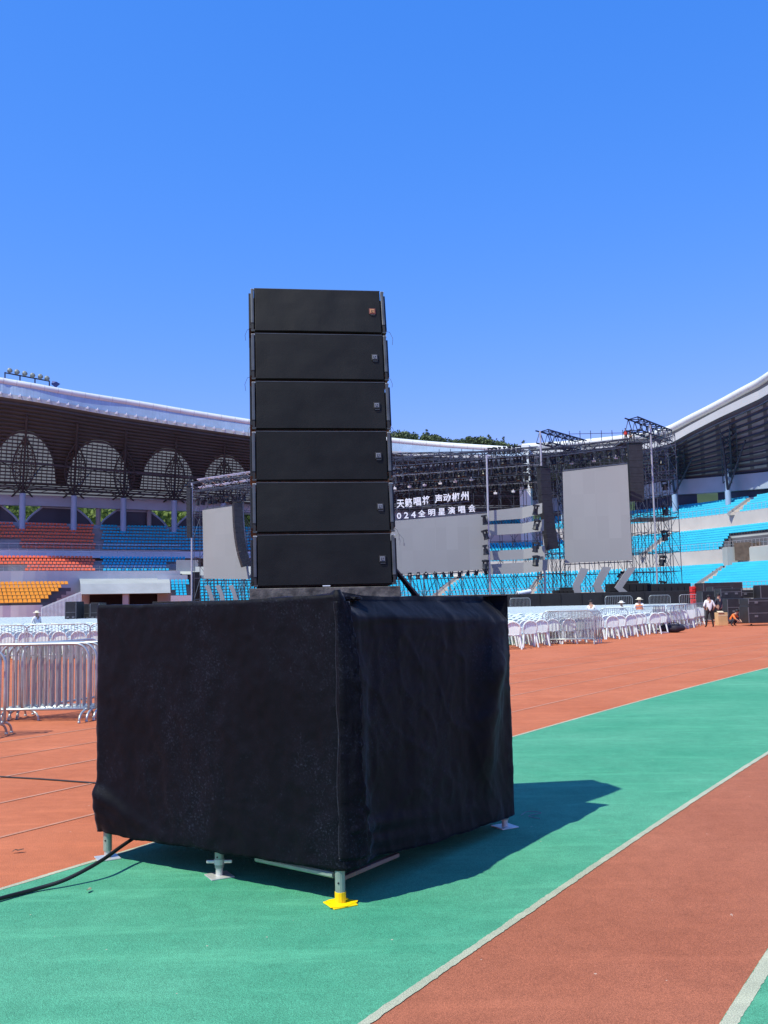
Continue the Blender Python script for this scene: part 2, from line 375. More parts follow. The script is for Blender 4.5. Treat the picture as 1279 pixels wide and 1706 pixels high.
# crumple bump: ridged noise + weave
nb = n.nodes.new('ShaderNodeTexNoise'); nb.noise_type = 'RIDGED_MULTIFRACTAL'; nb.inputs['Scale'].default_value = 5.5; nb.inputs['Detail'].default_value = 6; nb.inputs['Roughness'].default_value = .6; nb.inputs['Distortion'].default_value = 1.2; L.new(tc.outputs['Object'], nb.inputs['Vector'])
bp = n.nodes.new('ShaderNodeBump'); bp.inputs['Strength'].default_value = .40; bp.inputs['Distance'].default_value = .010; L.new(nb.outputs['Fac'], bp.inputs['Height'])
bp2 = n.nodes.new('ShaderNodeBump'); bp2.inputs['Strength'].default_value = .35; bp2.inputs['Distance'].default_value = .003; L.new(n3.outputs['Fac'], bp2.inputs['Height']); L.new(bp.outputs[0], bp2.inputs['Normal'])
L.new(bp2.outputs[0], bs.inputs['Normal'])

OUTS = .03
cF = pF + (-d1 - d2) * OUTS; cL = pL + (d1 - d2) * OUTS; cR = pR + (d2 - d1) * OUTS; cB = pB + (d1 + d2) * OUTS
# sides: L->F (lit face), F->R (shaded face), R->B, B->L ; height of top edge and hem at the corners
ring = [cL, cF, cR, cB]
TOPZ = [1.60, 1.635, 1.61, 1.60]; HEM = [.175, .185, .085, .15]
NS, NV, NT = 120, 84, 14
def sm(x): x = min(1, max(0, x)); return x * x * (3 - 2 * x)
P = []
cen = (cF + cB) / 2
for side in range(4):
    a, c = ring[side], ring[(side + 1) % 4]
    dd = (c - a); ln = dd.length; dd.normalize(); nrm = Vector((dd.y, -dd.x, 0))
    for i in range(NS):
        u = i / NS
        p = a.lerp(c, u)
        # round the corners a little
        e = min(u, 1 - u) * ln
        if e < .03: p = p.lerp(Vector((cen.x, cen.y, p.z)), .008 * (1 - e / .03))
        zt = TOPZ[side] * (1 - u) + TOPZ[(side + 1) % 4] * u; zh = HEM[side] * (1 - u) + HEM[(side + 1) % 4] * u
        sag = 4 * u * (1 - u)
        zt -= .012 * sag
        if side == 0: zh -= .012 * sag; zt -= .0
        if side == 1: zh += .02 * math.sin(u * 9) * (1 - u); zt -= .0
        zh += .012 * noise.noise(Vector((u * 8, side * 7.3, 0))) + .004 * noise.noise(Vector((u * 40, side * 7.3, 4)))
        colv = []
        pc = Vector((p.x - PC.x, p.y - PC.y, 0)); cc = Vector((cen.x - PC.x, cen.y - PC.y, 0))
        for j in range(NT):                       # over the top
            s_ = (j / (NT - 1)) * .97 + .0
            q = cc.lerp(pc, .03 + s_)
            if side == 1: q = q + nrm * (-.135 * sm(u * 9) * s_ * (1 + .3 * noise.noise(Vector((u * 7, 3.3, 0)))))
            hump = .03 * math.exp(-((u - .06) * 9) ** 2) * math.exp(-((s_ - .93) * 14) ** 2) if side == 1 else 0
            colv.append(Vector((q.x, q.y, zt + .004 + .010 * noise.noise(q * 5 + Vector((3, 1, side))) * (s_ > .3) + hump)))
        for j in range(1, NV + 1):
            t = j / NV; z = zt + (zh - zt) * t
            q = Vector((pc.x, pc.y, z))
            off = 0.0
            nn = noise.noise(Vector((q.x * 2.1, q.y * 2.1, z * 1.1 + side)))
            off += .012 * nn * sm(t * 3)
            rg1 = 1 - abs(noise.noise(Vector((q.x * 3.2 + z * 1.5, q.y * 3.2, z * 2.4 + side * 3)))) * 2; rg2 = 1 - abs(noise.noise(Vector((q.x * 7 - z * 3, q.y * 7, z * 5 + side)))) * 2
            off += ((.010 * max(0, rg1) ** 6 + .006 * max(0, rg2) ** 5) * (.35 if side == 0 else .6) - .006) * sm(t * 4)
            off += .006 * noise.noise(Vector((q.x * 9, q.y * 9, z * 3)))
            off += .0035 * noise.turbulence(q * 14, 3, False)
            edge = min(u, 1 - u)
            if side == 0:
                # diagonal pulls near the lower left corner, tight overall
                k = z - .42 + .75 * u
                off += .036 * math.exp(-(k * 19) ** 2) * math.exp(-u * 4.5) + .026 * math.exp(-((k + .09) * 24) ** 2) * math.exp(-u * 4) + .014 * math.exp(-((k + .16) * 26) ** 2) * math.exp(-u * 5)
                off += .012 * noise.noise(Vector((u * 26, t * 10, 3))) * math.exp(-t * 11) + .010 * noise.noise(Vector((u * 22, t * 14, 6))) * math.exp(-(1 - t) * 9)
                off += .012 * math.exp(-((u - 0) * 22) ** 2) * math.exp(-((z - .36) * 14) ** 2)
                off -= .015 * sag * sm((t - .3) * 2)
            if side == 1:
                # top band lies back like a slumped fold; crumpled corner strip; vertical bulge towards the far end
                band = math.exp(-((t - .03) * 14) ** 2) * sm(u * 8) * sm((1 - u) * 5)
                off += -.135 * (1 - sm(t * (13 - 5 * u) - .02)) * sm(u * 9) * (1 + .35 * noise.noise(Vector((u * 7, 3.3, t * 6))))
                off += .020 * noise.noise(Vector((u * 5, t * 40, 8.0))) * math.exp(-t * 9) * sm(t * 30)
                off += .055 * math.exp(-((u - .055) * 17) ** 2) * (.55 + .45 * sm(t * 2)) * (1 + .5 * noise.noise(Vector((0, z * 3.1, 5))))
                off += .022 * noise.turbulence(Vector((u * 34, z * 11, 2.0)), 3, False) * math.exp(-u * 13) * sm(t * 5)
                off += .080 * math.exp(-((u - .84 + .05 * math.sin(z * 3)) * 13) ** 2) * sm(t * 2.5 - .05) * (1 - .8 * sm((t - .6) * 3)) * (1 + .5 * noise.noise(Vector((1.5, z * 4, 9))))
                off += .034 * math.exp(-((z - .40 + .22 * u) * 30) ** 2) * math.exp(-u * 4) * sm(u * 14)
                off += .024 * math.exp(-((z - .32 + .28 * u) * 36) ** 2) * math.exp(-u * 4) * sm(u * 14)
                off += .02 * sm((t - .75) * 3) * sag
            if side >= 2: off += .03 * sag * sm(t * 2)
            q += nrm * off
            colv.append(q)
        P.append(colv)
cl = MB().grid(P, 4 * NS, NT + NV, True)
clo = cl.build('drape_cloth', CLOTH, None, True, loc=PC)
sd = clo.modifiers.new('thick', 'SOLIDIFY'); sd.thickness = .004; sd.offset = -1
tag(clo, 'big black cloth draped over the square platform under the loudspeakers', 'cloth')
# loose overlapping seam strip hanging down the front corner
P = []
nF1 = Vector((d2.y, -d2.x, 0)).normalized(); nF1 = nF1 if nF1.dot(-d1) > 0 else -nF1; nF0 = -d2
for j in range(110):
    t = j / 109; z = 1.60 - t * 1.36
    wv = .085 + .035 * noise.noise(Vector((z * 2.3, 4, 0))) + .025 * noise.noise(Vector((z * 8, 1, 0))) + .07 * sm((t - .5) * 2.2)
    row = []
    for i in range(15):
        s_ = i / 14; al = -.015 + .018 * noise.noise(Vector((z * 4, 11, 0))); a = al + (wv - al) * s_
        base = cF - PC + (d2 * a if a > 0 else d1 * (-a))
        nn_ = nF1 if a > .01 else (nF0 + nF1).normalized()
        lift_ = .004 + .030 * s_ * (1 - .45 * s_) + .012 * noise.noise(Vector((s_ * 4, z * 9, 2))) * s_ + .010 * noise.turbulence(Vector((s_ * 9, z * 22, 7)), 3, False) * s_ + .015 * sm(t * 6) * s_
        row.append(Vector((base.x, base.y, z)) + nn_ * (lift_ + .055 * math.exp(-((a - .11) * 9) ** 2) * sm(t * 3) * (a > 0)))
    P.append(row)
o = MB().grid(P, 110, 15).build('loose_seam', CLOTH, clo, True)
sd = o.modifiers.new('thick', 'SOLIDIFY'); sd.thickness = .003
# crumpled knot of cloth on the top edge above the front corner
def crumple(name, c, sx, sy, sz, seed, parent):
    P = []
    for i in range(28):
        t = 2 * math.pi * i / 28; row = []
        for j in range(13):
            f = -math.pi / 2 + math.pi * j / 12
            rr = 1 + .45 * noise.turbulence(Vector((math.cos(t) * math.cos(f), math.sin(t) * math.cos(f), math.sin(f))) * 2.2 + Vector((seed, 0, 0)), 3, False)
            row.append(Vector(c) + Vector((sx * rr * math.cos(t) * math.cos(f), sy * rr * math.sin(t) * math.cos(f), sz * rr * math.sin(f))))
        P.append(row)
    return MB().grid(P, 28, 13, True).build(name, CLOTH, parent, True)
kn = D(568, 994, 5.33) - PC
crumple('bunched_fold', kn + Vector((0, .05, -.01)), .055, .05, .016, 1.0, clo)
crumple('bunched_fold', kn + Vector((.075, .10, -.012)), .035, .06, .015, 4.0, clo)

# ================================================================== SPEAKER STACK
GRILLE = bpy.data.materials.new('speaker_grille'); GRILLE.use_nodes = True
n = GRILLE.node_tree; bs = n.nodes['Principled BSDF']; L = n.links
bs.inputs['Roughness'].default_value = .55; bs.inputs['Specular IOR Level'].default_value = .19
tc = n.nodes.new('ShaderNodeTexCoord'); oi = n.nodes.new('ShaderNodeObjectInfo')
ad = n.nodes.new('ShaderNodeVectorMath'); L.new(tc.outputs['Object'], ad.inputs[0]); 
mu = n.nodes.new('ShaderNodeMath'); mu.operation = 'MULTIPLY'; mu.inputs[1].default_value = 40; L.new(oi.outputs['Random'], mu.inputs[0]); L.new(mu.outputs[0], ad.inputs[1])
nz = n.nodes.new('ShaderNodeTexNoise'); nz.inputs['Scale'].default_value = 3.2; nz.inputs['Detail'].default_value = 7; nz.inputs['Roughness'].default_value = .62; L.new(ad.outputs[0], nz.inputs['Vector'])
cr = n.nodes.new('ShaderNodeValToRGB'); cr.color_ramp.elements[0].position = .35; cr.color_ramp.elements[0].color = (.0055, .0062, .0073, 1); cr.color_ramp.elements[1].position = .75; cr.color_ramp.elements[1].color = (.013, .0138, .015, 1)
L.new(nz.outputs['Fac'], cr.inputs[0]); L.new(cr.outputs[0], bs.inputs['Base Color'])
v = n.nodes.new('ShaderNodeTexVoronoi'); v.inputs['Scale'].default_value = 230; L.new(tc.outputs['Object'], v.inputs['Vector'])
bp = n.nodes.new('ShaderNodeBump'); bp.inputs['Strength'].default_value = .4; bp.inputs['Distance'].default_value = .002; L.new(v.outputs['Distance'], bp.inputs['Height'])
nb = n.nodes.new('ShaderNodeTexNoise'); nb.inputs['Scale'].default_value = 3.0; L.new(ad.outputs[0], nb.inputs['Vector'])
bp2 = n.nodes.new('ShaderNodeBump'); bp2.inputs['Strength'].default_value = .35; bp2.inputs['Distance'].default_value = .03; L.new(nb.outputs['Fac'], bp2.inputs['Height']); L.new(bp.outputs[0], bp2.inputs['Normal'])
L.new(bp2.outputs[0], bs.inputs['Normal'])
CAB = mat('cabinet_paint', (.016, .017, .02), .5, .2, 10, bump=.25, bscale=120)
RIGM = mat('rigging_grey', (.10, .108, .115), .42, .2, 14, metal=.5)
BADG = mat('badge_dark', (.02, .02, .02), .5); BADP = mat('badge_pale', (.21, .22, .24), .4, .08, 30, metal=.3)
BADO = mat('badge_orange', (.45, .22, .10), .5, .15, 30); BADR = mat('badge_rust', (.13, .03, .03), .6)
LC = .355; WC = .962
tilts = [5.0, 7.6, 5.0, 7.6, 9.2, 13.6]
stack_yaw = R(8)
sx0 = Vector((-.393, 6.25, 1.699))
labs = ['bottom black line array cabinet of the stack, resting on the worn plinth',
        'second black cabinet from the bottom of the loudspeaker stack',
        'third black cabinet from the bottom of the loudspeaker stack',
        'fourth black cabinet from the bottom, third from the top of the stack',
        'fifth black cabinet from the bottom, just under the topmost one',
        'topmost black line array cabinet, the one with an orange badge']
yp, zp = 0.0, 0.0
base_m = Matrix.Translation(sx0) @ Matrix.Rotation(stack_yaw, 4, 'Z') @ Matrix.Rotation(R(-.1), 4, 'Y')
for i, th in enumerate(tilts):
    t = empty('line_array_speaker', (0, 0, 0), 0, labs[i], 'loudspeaker', 'black line array cabinets stacked on the platform')
    t.matrix_world = base_m @ Matrix.Translation((random.uniform(-.003, .003), yp, zp)) @ Matrix.Rotation(-R(th), 4, 'X')
    yp += LC * math.sin(R(th)); zp += LC * math.cos(R(th))
    H = LC - .008
    # wedge cabinet body
    wdt = WC / 2 - .035; dz = .022
    vsb = [(-wdt, .02, .004), (wdt, .02, .004), (wdt, .48, dz + .01), (-wdt, .48, dz + .01), (-wdt, .02, H), (wdt, .02, H), (wdt, .48, H - dz), (-wdt, .48, H - dz)]
    b = MB(); b.add(vsb, [(0, 3, 2, 1), (4, 5, 6, 7), (0, 1, 5, 4), (1, 2, 6, 5), (2, 3, 7, 6), (3, 0, 4, 7)])
    b.build('cabinet', CAB, t)
    # bowed grille
    P = []
    for a in range(25):
        ua = (0, .004, .008)[a] if a < 3 else (1 - (0, .004, .008)[24 - a] if a > 21 else .008 + .984 * (a - 2) / 20)
        x = (ua - .5) * 2 * (wdt - .003); row = []
        for c in range(9):
            uc = (0, .012)[c] if c < 2 else (1 - (0, .012)[8 - c] if c > 6 else .012 + .976 * (c - 1) / 6)
            z = .008 + (H - .012) * uc
            ed = min(ua, 1 - ua); ez = min(uc, 1 - uc)
            y = -.006 - .006 * math.sin(math.pi * a / 24) + .012 * (ed < .002) + .010 * (ez < .002)
            y += .0022 * noise.noise(Vector((x * 6, z * 9, i * 3.3)))
            row.append((x, y, z))
        P.append(row)
    b = MB().grid(P, 25, 9); b.build('grille', GRILLE, t, False)
    # bright lip along the top edge
    MB().box((0, .006, H - .0015), (2 * wdt - .004, .022, .004)).build('top_lip', RIGM, t)
    for s_ in (-1, 1):
        b = MB()
        xo = s_ * (wdt + .012)
        b.bbox((xo, -.002, H * .58), (.020, .026, H * .78), .003)
        o = b.build('rigging_frame', RIGM, t)
        b = MB(); b.box((xo, -.001, H * .13), (.016, .020, .06)); b.build('slot', BADG, o)
        b = MB(); b.box((s_ * (wdt + .028), .16, H * .52), (.018, .28, H * .80)); b.box((s_ * (wdt + .012), .25, H * .5), (.03, .46, H * .62)); b.build('side_arm', BLACKP, o)
        MB().bar((xo - .010, -.004, .010), (xo + .016, -.004, .010), .0075, 8).build('hinge_pin', RIGM, o)
        MB().bar((xo - .010, -.004, H - .012), (xo + .014, -.004, H - .012), .007, 8).build('hinge_pin', ALU, o)
        # loose lanyards
        if True:
            k = random.uniform(.6, 1.3)
            x1 = xo + s_ * .015
            pts = [(x1, .01, H * .08), (x1 + s_ * .02 * k, .0, H * .05), (x1 + s_ * .035 * k, -.01, -.03 * k), (x1 + s_ * .03 * k, -.01, -.07 * k)]
            MB().tube(pts, .0015, 5).build('lanyard', RIGM, o)
    bx = wdt - .064 + .0; bz = H * .50
    top = i == 5
    o = MB().bbox((bx, -.014, bz), (.046, .006, .046), .002).build('badge', BADR if top else BADG, t)
    b = MB(); b.bbox((bx - .001, -.018, bz + .001), (.031, .003, .031), .001).build('badge_plate', BADO if top else BADP, o)
    b = MB(); b.box((bx - .008, -.0205, bz), (.004, .001, .018)); b.box((bx - .001, -.0205, bz - .008), (.016, .001, .003)); b.box((bx + .004, -.0205, bz + .004), (.007, .001, .008)); b.build('badge_mark', BADG, o)
    MB().box((bx + .002, -.0165, bz - .029), (.034, .001, .004)).build('badge_text_strip', RIGM, o)
    if i == 0:
        MB().bar((-.02, -.012, .0), (.03, -.012, .0), .006, 6).build('loose_bolt', ALU, t)
# dangling wires (right of the lowest seam) as one thing
wp = D(655, 893, 6.28)
def wire(a, pts, r=.0018):
    return [a + Vector(p) for p in pts]
b = MB(); b.tube([wp, wp + Vector((.04, -.02, .01)), wp + Vector((.065, -.03, -.02)), wp + Vector((.07, -.03, -.055))], .002, 5)
b.tube([wp, wp + Vector((.035, -.02, 0)), wp + Vector((.045, -.03, -.03)), wp + Vector((.04, -.03, -.065))], .002, 5)
b.bar(wp + Vector((.07, -.03, -.05)), wp + Vector((.07, -.03, -.068)), .005, 6)
tag(b.build('safety_wire', BADP), 'thin twisted safety wires dangling right of the lowest seam of the stack', 'wire')
# worn plinth
WORN = mat('worn_black_wood', (.035, .033, .032), .8, .3, 14, col2=(.13, .12, .11), bump=.4, bscale=40, detail=9)
Mz = Rz(stack_yaw)
b = MB(); b.bbox(Mz @ Vector((0, .30, 0)), (.985, .66, .072), .004, Mz)
pl_ = b.build('speaker_plinth', WORN, None, False, loc=sx0 + Vector((.0, -.02, -.043)))
tag(pl_, 'low worn black wooden plinth under the bottom loudspeaker cabinet', 'plinth')
# slanting black brace behind the stack
a_, b_ = D(655, 945, 6.62), D(702, 1004, 7.0)
b = MB(); b.bar(a_, b_, .016, 8, .026); b.bar(b_ + Vector((0, 0, -.02)), b_ + Vector((0, 0, .015)), .035, 10)
tag(b.build('diagonal_brace', BLACKP), 'slanting black brace running from the stack down to the draped top', 'brace')
# cable
c1 = D(-40, 1512, 4.7); pts = [G(-60, 1516, .02), G(0, 1497, .02), G(60, 1481, .02), G(110, 1465, .045)]
e1 = D(165, 1436, 5.75); e2 = D(205, 1408, 6.0); e3 = D(240, 1385, 6.2)
pts += [e1, e2, e3]
def catmull(pts, n=8):
    o = []; pts = [Vector(p) for p in pts]
    for i in range(len(pts) - 1):
        p0 = pts[max(i - 1, 0)]; p1 = pts[i]; p2 = pts[i + 1]; p3 = pts[min(i + 2, len(pts) - 1)]
        for k in range(n):
            t = k / n; o.append(.5 * ((2 * p1) + (p2 - p0) * t + (2 * p0 - 5 * p1 + 4 * p2 - p3) * t * t + (3 * p1 - p0 - 3 * p2 + p3) * t ** 3))
    return o + [pts[-1]]
tag(MB().tube(catmull(pts), .012, 8).build('power_cable', mat('rubber_black', (.012, .013, .014), .5), None, True), 'thick black cable running off left from under the draped platform', 'cable')
wp = G(868, 1358, .01)
tag(MB().tube(catmull([wp, wp + Vector((.06, .05, .015)), wp + Vector((.15, .02, .01)), wp + Vector((.05, -.03, .0)), wp + Vector((.12, -.12, 0))]), .0025, 5).build('wire_offcut', BADP), 'thin pale wire offcut in the shade by the right rear jack', 'wire')

# ================================================================== STADIUM
CONCS = mat('terrace_seat_shade', (.11, .11, .125), .9, .15, .35)  # dark base colour paints the shade between the seat rows
# plan curve of the rear of the stands (built from measured bearings and distances)
_px = [-560, -260, -100, 0, 210, 415, 660, 870, 1000, 1110, 1279, 1400, 1500]
_yc = [122, 131, 134, 135.5, 145, 153, 158, 155, 149, 140, 124, 108, 94]
def yc(px):
    if px <= _px[0]: return _yc[0]
    for i in range(len(_px) - 1):
        if px <= _px[i + 1]:
            p0, p1, p2, p3 = (_yc[max(i - 1, 0)], _yc[i], _yc[i + 1], _yc[min(i + 2, len(_yc) - 1)])
            t = (px - _px[i]) / (_px[i + 1] - _px[i])
            return .5 * ((2 * p1) + (p2 - p0) * t + (2 * p0 - 5 * p1 + 4 * p2 - p3) * t * t + (3 * p1 - p0 - 3 * p2 + p3) * t ** 3)
    return _yc[-1]
def c2(px): y = yc(px); return Vector(((px - 640) / FPX * y, y))
def nrm2(px):
    p = c2(px) - Vector((2.0, 6.0)); return p.normalized()      # away from the pitch, the bowl's radius
def S(px, off, z):
    p = c2(px) + nrm2(px) * off; return Vector((p.x, p.y, z))
def inv(tpx, off, z=10):
    """plan parameter whose point at this offset is seen on bearing tpx"""
    lo, hi = -560.0, 1500.0
    for _ in range(40):
        m = (lo + hi) / 2
        if proj(S(m, off, z))[0] < tpx: lo = m
        else: hi = m
    return (lo + hi) / 2
def zat(tpx, tpy, off):
    m = inv(tpx, off); p = S(m, off, 0); return ZP(tpx, tpy, p.y)
def loft(b, a0, a1, prof, n=40):
    """prof: list of (off, z or z(px))"""
    P = []
    for i in range(n + 1):
        a = a0 + (a1 - a0) * i / n
        P.append([S(a, o, z(a) if callable(z) else z) for o, z in prof])
    b.grid(P, n + 1, len(prof)); return b
def seat_mesh(name, m):
    b = MB()
    b.add([(-.19, -.20, .34), (.19, -.20, .34), (.18, .17, .32), (-.18, .17, .32), (-.19, -.20, .30), (.19, -.20, .30), (.18, .17, .28), (-.18, .17, .28)], [(0, 1, 2, 3), (4, 7, 6, 5), (0, 4, 5, 1), (1, 5, 6, 2), (3, 2, 6, 7), (0, 3, 7, 4)])
    b.add([(-.19, .15, .32), (.19, .15, .32), (.15, .24, .58), (-.15, .24, .58), (-.19, .19, .32), (.19, .19, .32), (.15, .28, .58), (-.15, .28, .58)], [(0, 1, 2, 3), (4, 7, 6, 5), (2, 1, 5, 6), (3, 2, 6, 7), (0, 3, 7, 4)])
    return b
SEATB = seat_mesh('seat', SEATC)
SCL = {'c': (1.08, 1.12), 'o': (1.15, 1.15), 'y': (1.25, 1.45)}
class Stand:
    def __init__(s, root): s.root = root; s.spots = []
    def tier(s, a0, a1, off0, z0, off1, z1, rows, colf, skip=None, n=None, a1f=None):
        """a0,a1 plan params; off0,z0 front foot; off1,z1 rear top"""
        prof = []; dz = (z1 - z0) / rows; do = (off1 - off0) / rows
        for k in range(rows):
            prof += [(off0 + do * k, z0 + dz * k), (off0 + do * k, z0 + dz * (k + 1)) if k else (off0, z0 + .01)]
            if k == 0: prof = [(off0, z0)]
        prof = [(off0, z0)]
        for k in range(1, rows): prof += [(off0 + do * k, z0 + dz * (k - 1)), (off0 + do * k, z0 + dz * k)]
        prof += [(off1, z0 + dz * (rows - 1))]
        b = MB(); n = n or max(4, int(abs(a1 - a0) / 14))
        if a1f is None: loft(b, a0, a1, prof, n)
        else:
            for k in range(rows):
                zz = z0 + dz * k; loft(b, a0, a1f(k), [(off0 + do * k, zz - dz if k else zz), (off0 + do * k, zz), (off0 + do * (k + 1), zz)], n)
        for k in range(rows):
            o_ = off0 + do * (k + .5); z = z0 + dz * k
            L_ = 0; pa = a0; p = S(a0, o_, z); acc = .3
            a = a0; st = .5
            while True:
                q0 = S(a, o_, z); da = st / max(.01, (S(a + 1, o_, z) - q0).length); a += da
                if a > a1: break
                if skip and skip(a, k): continue
                c = colf(a, k)
                s.spots.append((S(a - da / 2, o_, z), a, c))
        return b
    def finish(s, keep=100):
        vis = []; rest = []
        for sp in s.spots:
            x, y = proj(sp[0] + Vector((0, 0, .4)))
            inn = -4 < x < 1283 and not (412 < x < 662) and y < 1003
            (vis if inn else rest).append(sp)
        vis.sort(key=lambda q: q[0].y)
        mesh = {}
        mats = {'c': SEATC, 'o': SEATO, 'y': SEATY}
        for sp in vis[:keep]:
            p, a, c = sp
            if c not in mesh:
                o = SEATB.build('seat', mats[c], s.root); mesh[c] = o.data
            else:
                o = bpy.data.objects.new('seat', mesh[c]); COL.objects.link(o); o.parent = s.root
            t = nrm2(a); o.location = p; o.scale = (SCL[c][0], 1, SCL[c][1]); o.rotation_euler = (0, 0, math.atan2(t.y, t.x) - math.pi / 2)
        b = MB(); keys = ['c', 'o', 'y']
        for p, a, c in vis[keep:] + rest:
            t = nrm2(a); M = Rz(math.atan2(t.y, t.x) - math.pi / 2); b.cur = keys.index(c)
            sx_, sz_ = SCL[c]; b.add([M @ Vector((v[0] * sx_, v[1], v[2] * sz_)) + p for v in SEATB.v], SEATB.f)
        if b.v:
            o = b.build('seats', [SEATC, SEATO, SEATY], s.root); o['kind'] = 'stuff'
def zl(pts):       # smooth height along the plan parameter
    def f(a):
        if pts[0][0] < a < pts[-1][0] and len(pts) > 3:
            for i in range(len(pts) - 1):
                if a <= pts[i + 1][0]:
                    x0, y0 = pts[max(i - 1, 0)]; x1, y1 = pts[i]; x2, y2 = pts[i + 1]; x3, y3 = pts[min(i + 2, len(pts) - 1)]
                    h = x2 - x1; t = (a - x1) / h
                    m1 = (y2 - y0) / (x2 - x0); m2 = (y3 - y1) / (x3 - x1)
                    return (2*t**3 - 3*t*t + 1) * y1 + (t**3 - 2*t*t + t) * h * m1 + (-2*t**3 + 3*t*t) * y2 + (t**3 - t*t) * h * m2
        if a <= pts[0][0]: return pts[0][1] + (pts[0][1] - pts[1][1]) / (pts[0][0] - pts[1][0]) * (a - pts[0][0])
        for i in range(len(pts) - 1):
            if a <= pts[i + 1][0]:
                t = (a - pts[i][0]) / (pts[i + 1][0] - pts[i][0]); t = t
                return pts[i][1] * (1 - t) + pts[i + 1][1] * t
        return pts[-1][1] + (pts[-1][1] - pts[-2][1]) / (pts[-1][0] - pts[-2][0]) * (a - pts[-1][0])
    return f
def zmeas(off, meas):
    """height line at an offset through measured picture heights"""
    return zl([(inv(x, off, 20), zat(x, y, off)) for x, y in meas])

# ---------------- left grandstand
gl_ = empty('grandstand', (0, 0, 0), 0, 'left grandstand with orange and blue seats under a dark arched roof', 'grandstand')
ST = Stand(gl_)
FO = -18.2        # roof front edge offset
zF = zmeas(FO, [(0, 661), (100, 677), (210, 696), (310, 711), (415, 726), (530, 741), (660, 757), (760, 762), (870, 766)])
zT = zmeas(FO + .6, [(0, 636), (100, 653.5), (210, 671), (310, 687.5), (415, 704), (530, 720), (660, 735.5), (760, 744), (870, 751)])
zB = zmeas(0, [(0, 821), (205, 828), (415, 838), (870, 850)])
aL, aR = -520, inv(872, FO, 20)
def zv(v): return lambda a: zF(a) * (1 - v) + zB(a) * v
def Uo(v): return FO * (1 - v)
# opaque roof sheet with arched translucent windows: pieces between arches
arch = []
for cpx, hw in ((-320, 54), (-201, 54), (-82, 54), (41, 56), (165, 54), (280, 47), (377, 42)):
    arch.append((inv(cpx - hw, -9, 22), inv(cpx + hw, -9, 22)))
V0, V1 = .30, .87
# piecewise grid with arch line
P1 = []; P2 = []; P3 = []
N_ = 620
bo = MB(); bt = MB()
prev = None
for i in range(N_ + 1):
    a = aL + (aR - aL) * i / N_
    va = V1
    for x0, x1 in arch:
        if x0 < a < x1:
            u = (a - x0) / (x1 - x0) * 2 - 1
            va = V1 - (V1 - V0) * (1 - abs(u) ** 2.3) ** .5
            ins = True
    cur = (a, va)
    if prev:
        a0, v0 = prev
        def q(m, vA0, vA1, vB0, vB1):
            m.face([S(a0, Uo(vA0), zv(vA0)(a0)), S(a, Uo(vA1), zv(vA1)(a)), S(a, Uo(vB1), zv(vB1)(a)), S(a0, Uo(vB0), zv(vB0)(a0))])
        q(bo, 0, 0, v0, va)
        if min(v0, va) < V1 - 1e-4: q(bt, v0, va, V1, V1)
        q(bo, V1, V1, V1 + .025, V1 + .025); q(bt, V1 + .025, V1 + .025, 1.03, 1.03)
    prev = cur
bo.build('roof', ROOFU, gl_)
bt.build('skylight', ROOFG, gl_)
# arch ribs, purlins
b = MB()
for x0, x1 in arch:
    pts = []
    for i in range(25):
        u = -1 + 2 * i / 24; a = x0 + (x1 - x0) * i / 24; v = V1 - (V1 - V0) * (1 - abs(u) ** 2.3) ** .5
        pts.append(S(a, Uo(v), zv(v)(a) - .18))
    b.tube(pts, .16, 5)
b.build('arch_rib', BROWN, gl_)
b = MB()
k = 0
while k < 25:
    v = .03 + k * .039; k += 1
    pts = [S(aL + (aR - aL) * i / 60, Uo(v), zv(v)(aL + (aR - aL) * i / 60) - .28) for i in range(61)]
    for i in range(60): b.bar(pts[i], pts[i + 1], .13, 4, cap=False)
b.build('purlin', BROWN, gl_)
b = MB()       # thin mullions across the skylights
for x0, x1 in arch:
    for j in range(1, 13):
        a = x0 + (x1 - x0) * j / 13
        b.bar(S(a, Uo(.34), zv(.34)(a) - .1), S(a, Uo(V1), zv(V1)(a) - .1), .07, 3, cap=False)
b.build('mullion', BROWN, gl_)
# fascia: white tube, blue panels, pale trim
zTt = lambda a: zT(a) + .05
b = MB(); pts = [S(aL + (aR - aL) * i / 120, FO + .75, zTt(aL + (aR - aL) * i / 120)) for i in range(121)]
b.tube(pts, .50, 12); tube = b.build('edge_tube', WHITEP, gl_, True)
b = MB()
for i in range(0, 121, 2): 
    d = (pts[min(i + 1, 120)] - pts[max(i - 1, 0)]).normalized(); b.bar(pts[i] - d * .03, pts[i] + d * .03, .515, 12)
b.build('tube_seam', mat('seam_grey', (.45, .46, .48), .5), gl_)
b = MB(); loft(b, aL, aR, [(FO + .1, lambda a: zF(a) + .45), (FO + .35, lambda a: zT(a) - .3)], 120); b.mat(1)
for i in range(241):
    a = aL + (aR - aL) * i / 240; b.bar(S(a, FO + .12, zF(a) + .45), S(a, FO + .36, zT(a) - .3), .03, 3, cap=False)
b.build('fascia', [GLASSB, mat('joint', (.27, .39, .52), .6)], gl_)
b = MB(); loft(b, aL, aR, [(FO, lambda a: zF(a) + .5), (FO - .05, lambda a: zF(a) - .02), (FO + .9, lambda a: zF(a) - .08)], 120)
b.build('fascia_trim', mat('trim_pinkgrey', (.40, .45, .48), .6), gl_)
el = None
for i in range(30, 84):
    a = aL + (aR - aL) * (i + .5) / 84; c = S(a, FO - .25, zF(a) + .35)
    if el is None: b = MB(); b.box((0, 0, 0), (.36, .2, .2)); b.bar((0, 0, 0), (0, .3, .3), .05); el = o = b.build('edge_lamp', ALU, gl_)
    else: o = el.copy(); COL.objects.link(o)
    o.location = c
# top skin of the roof (light metal)
b = MB(); loft(b, aL, aR, [(FO + .75, lambda a: zT(a) + .2), (3, lambda a: zB(a) + 1.6)], 60)
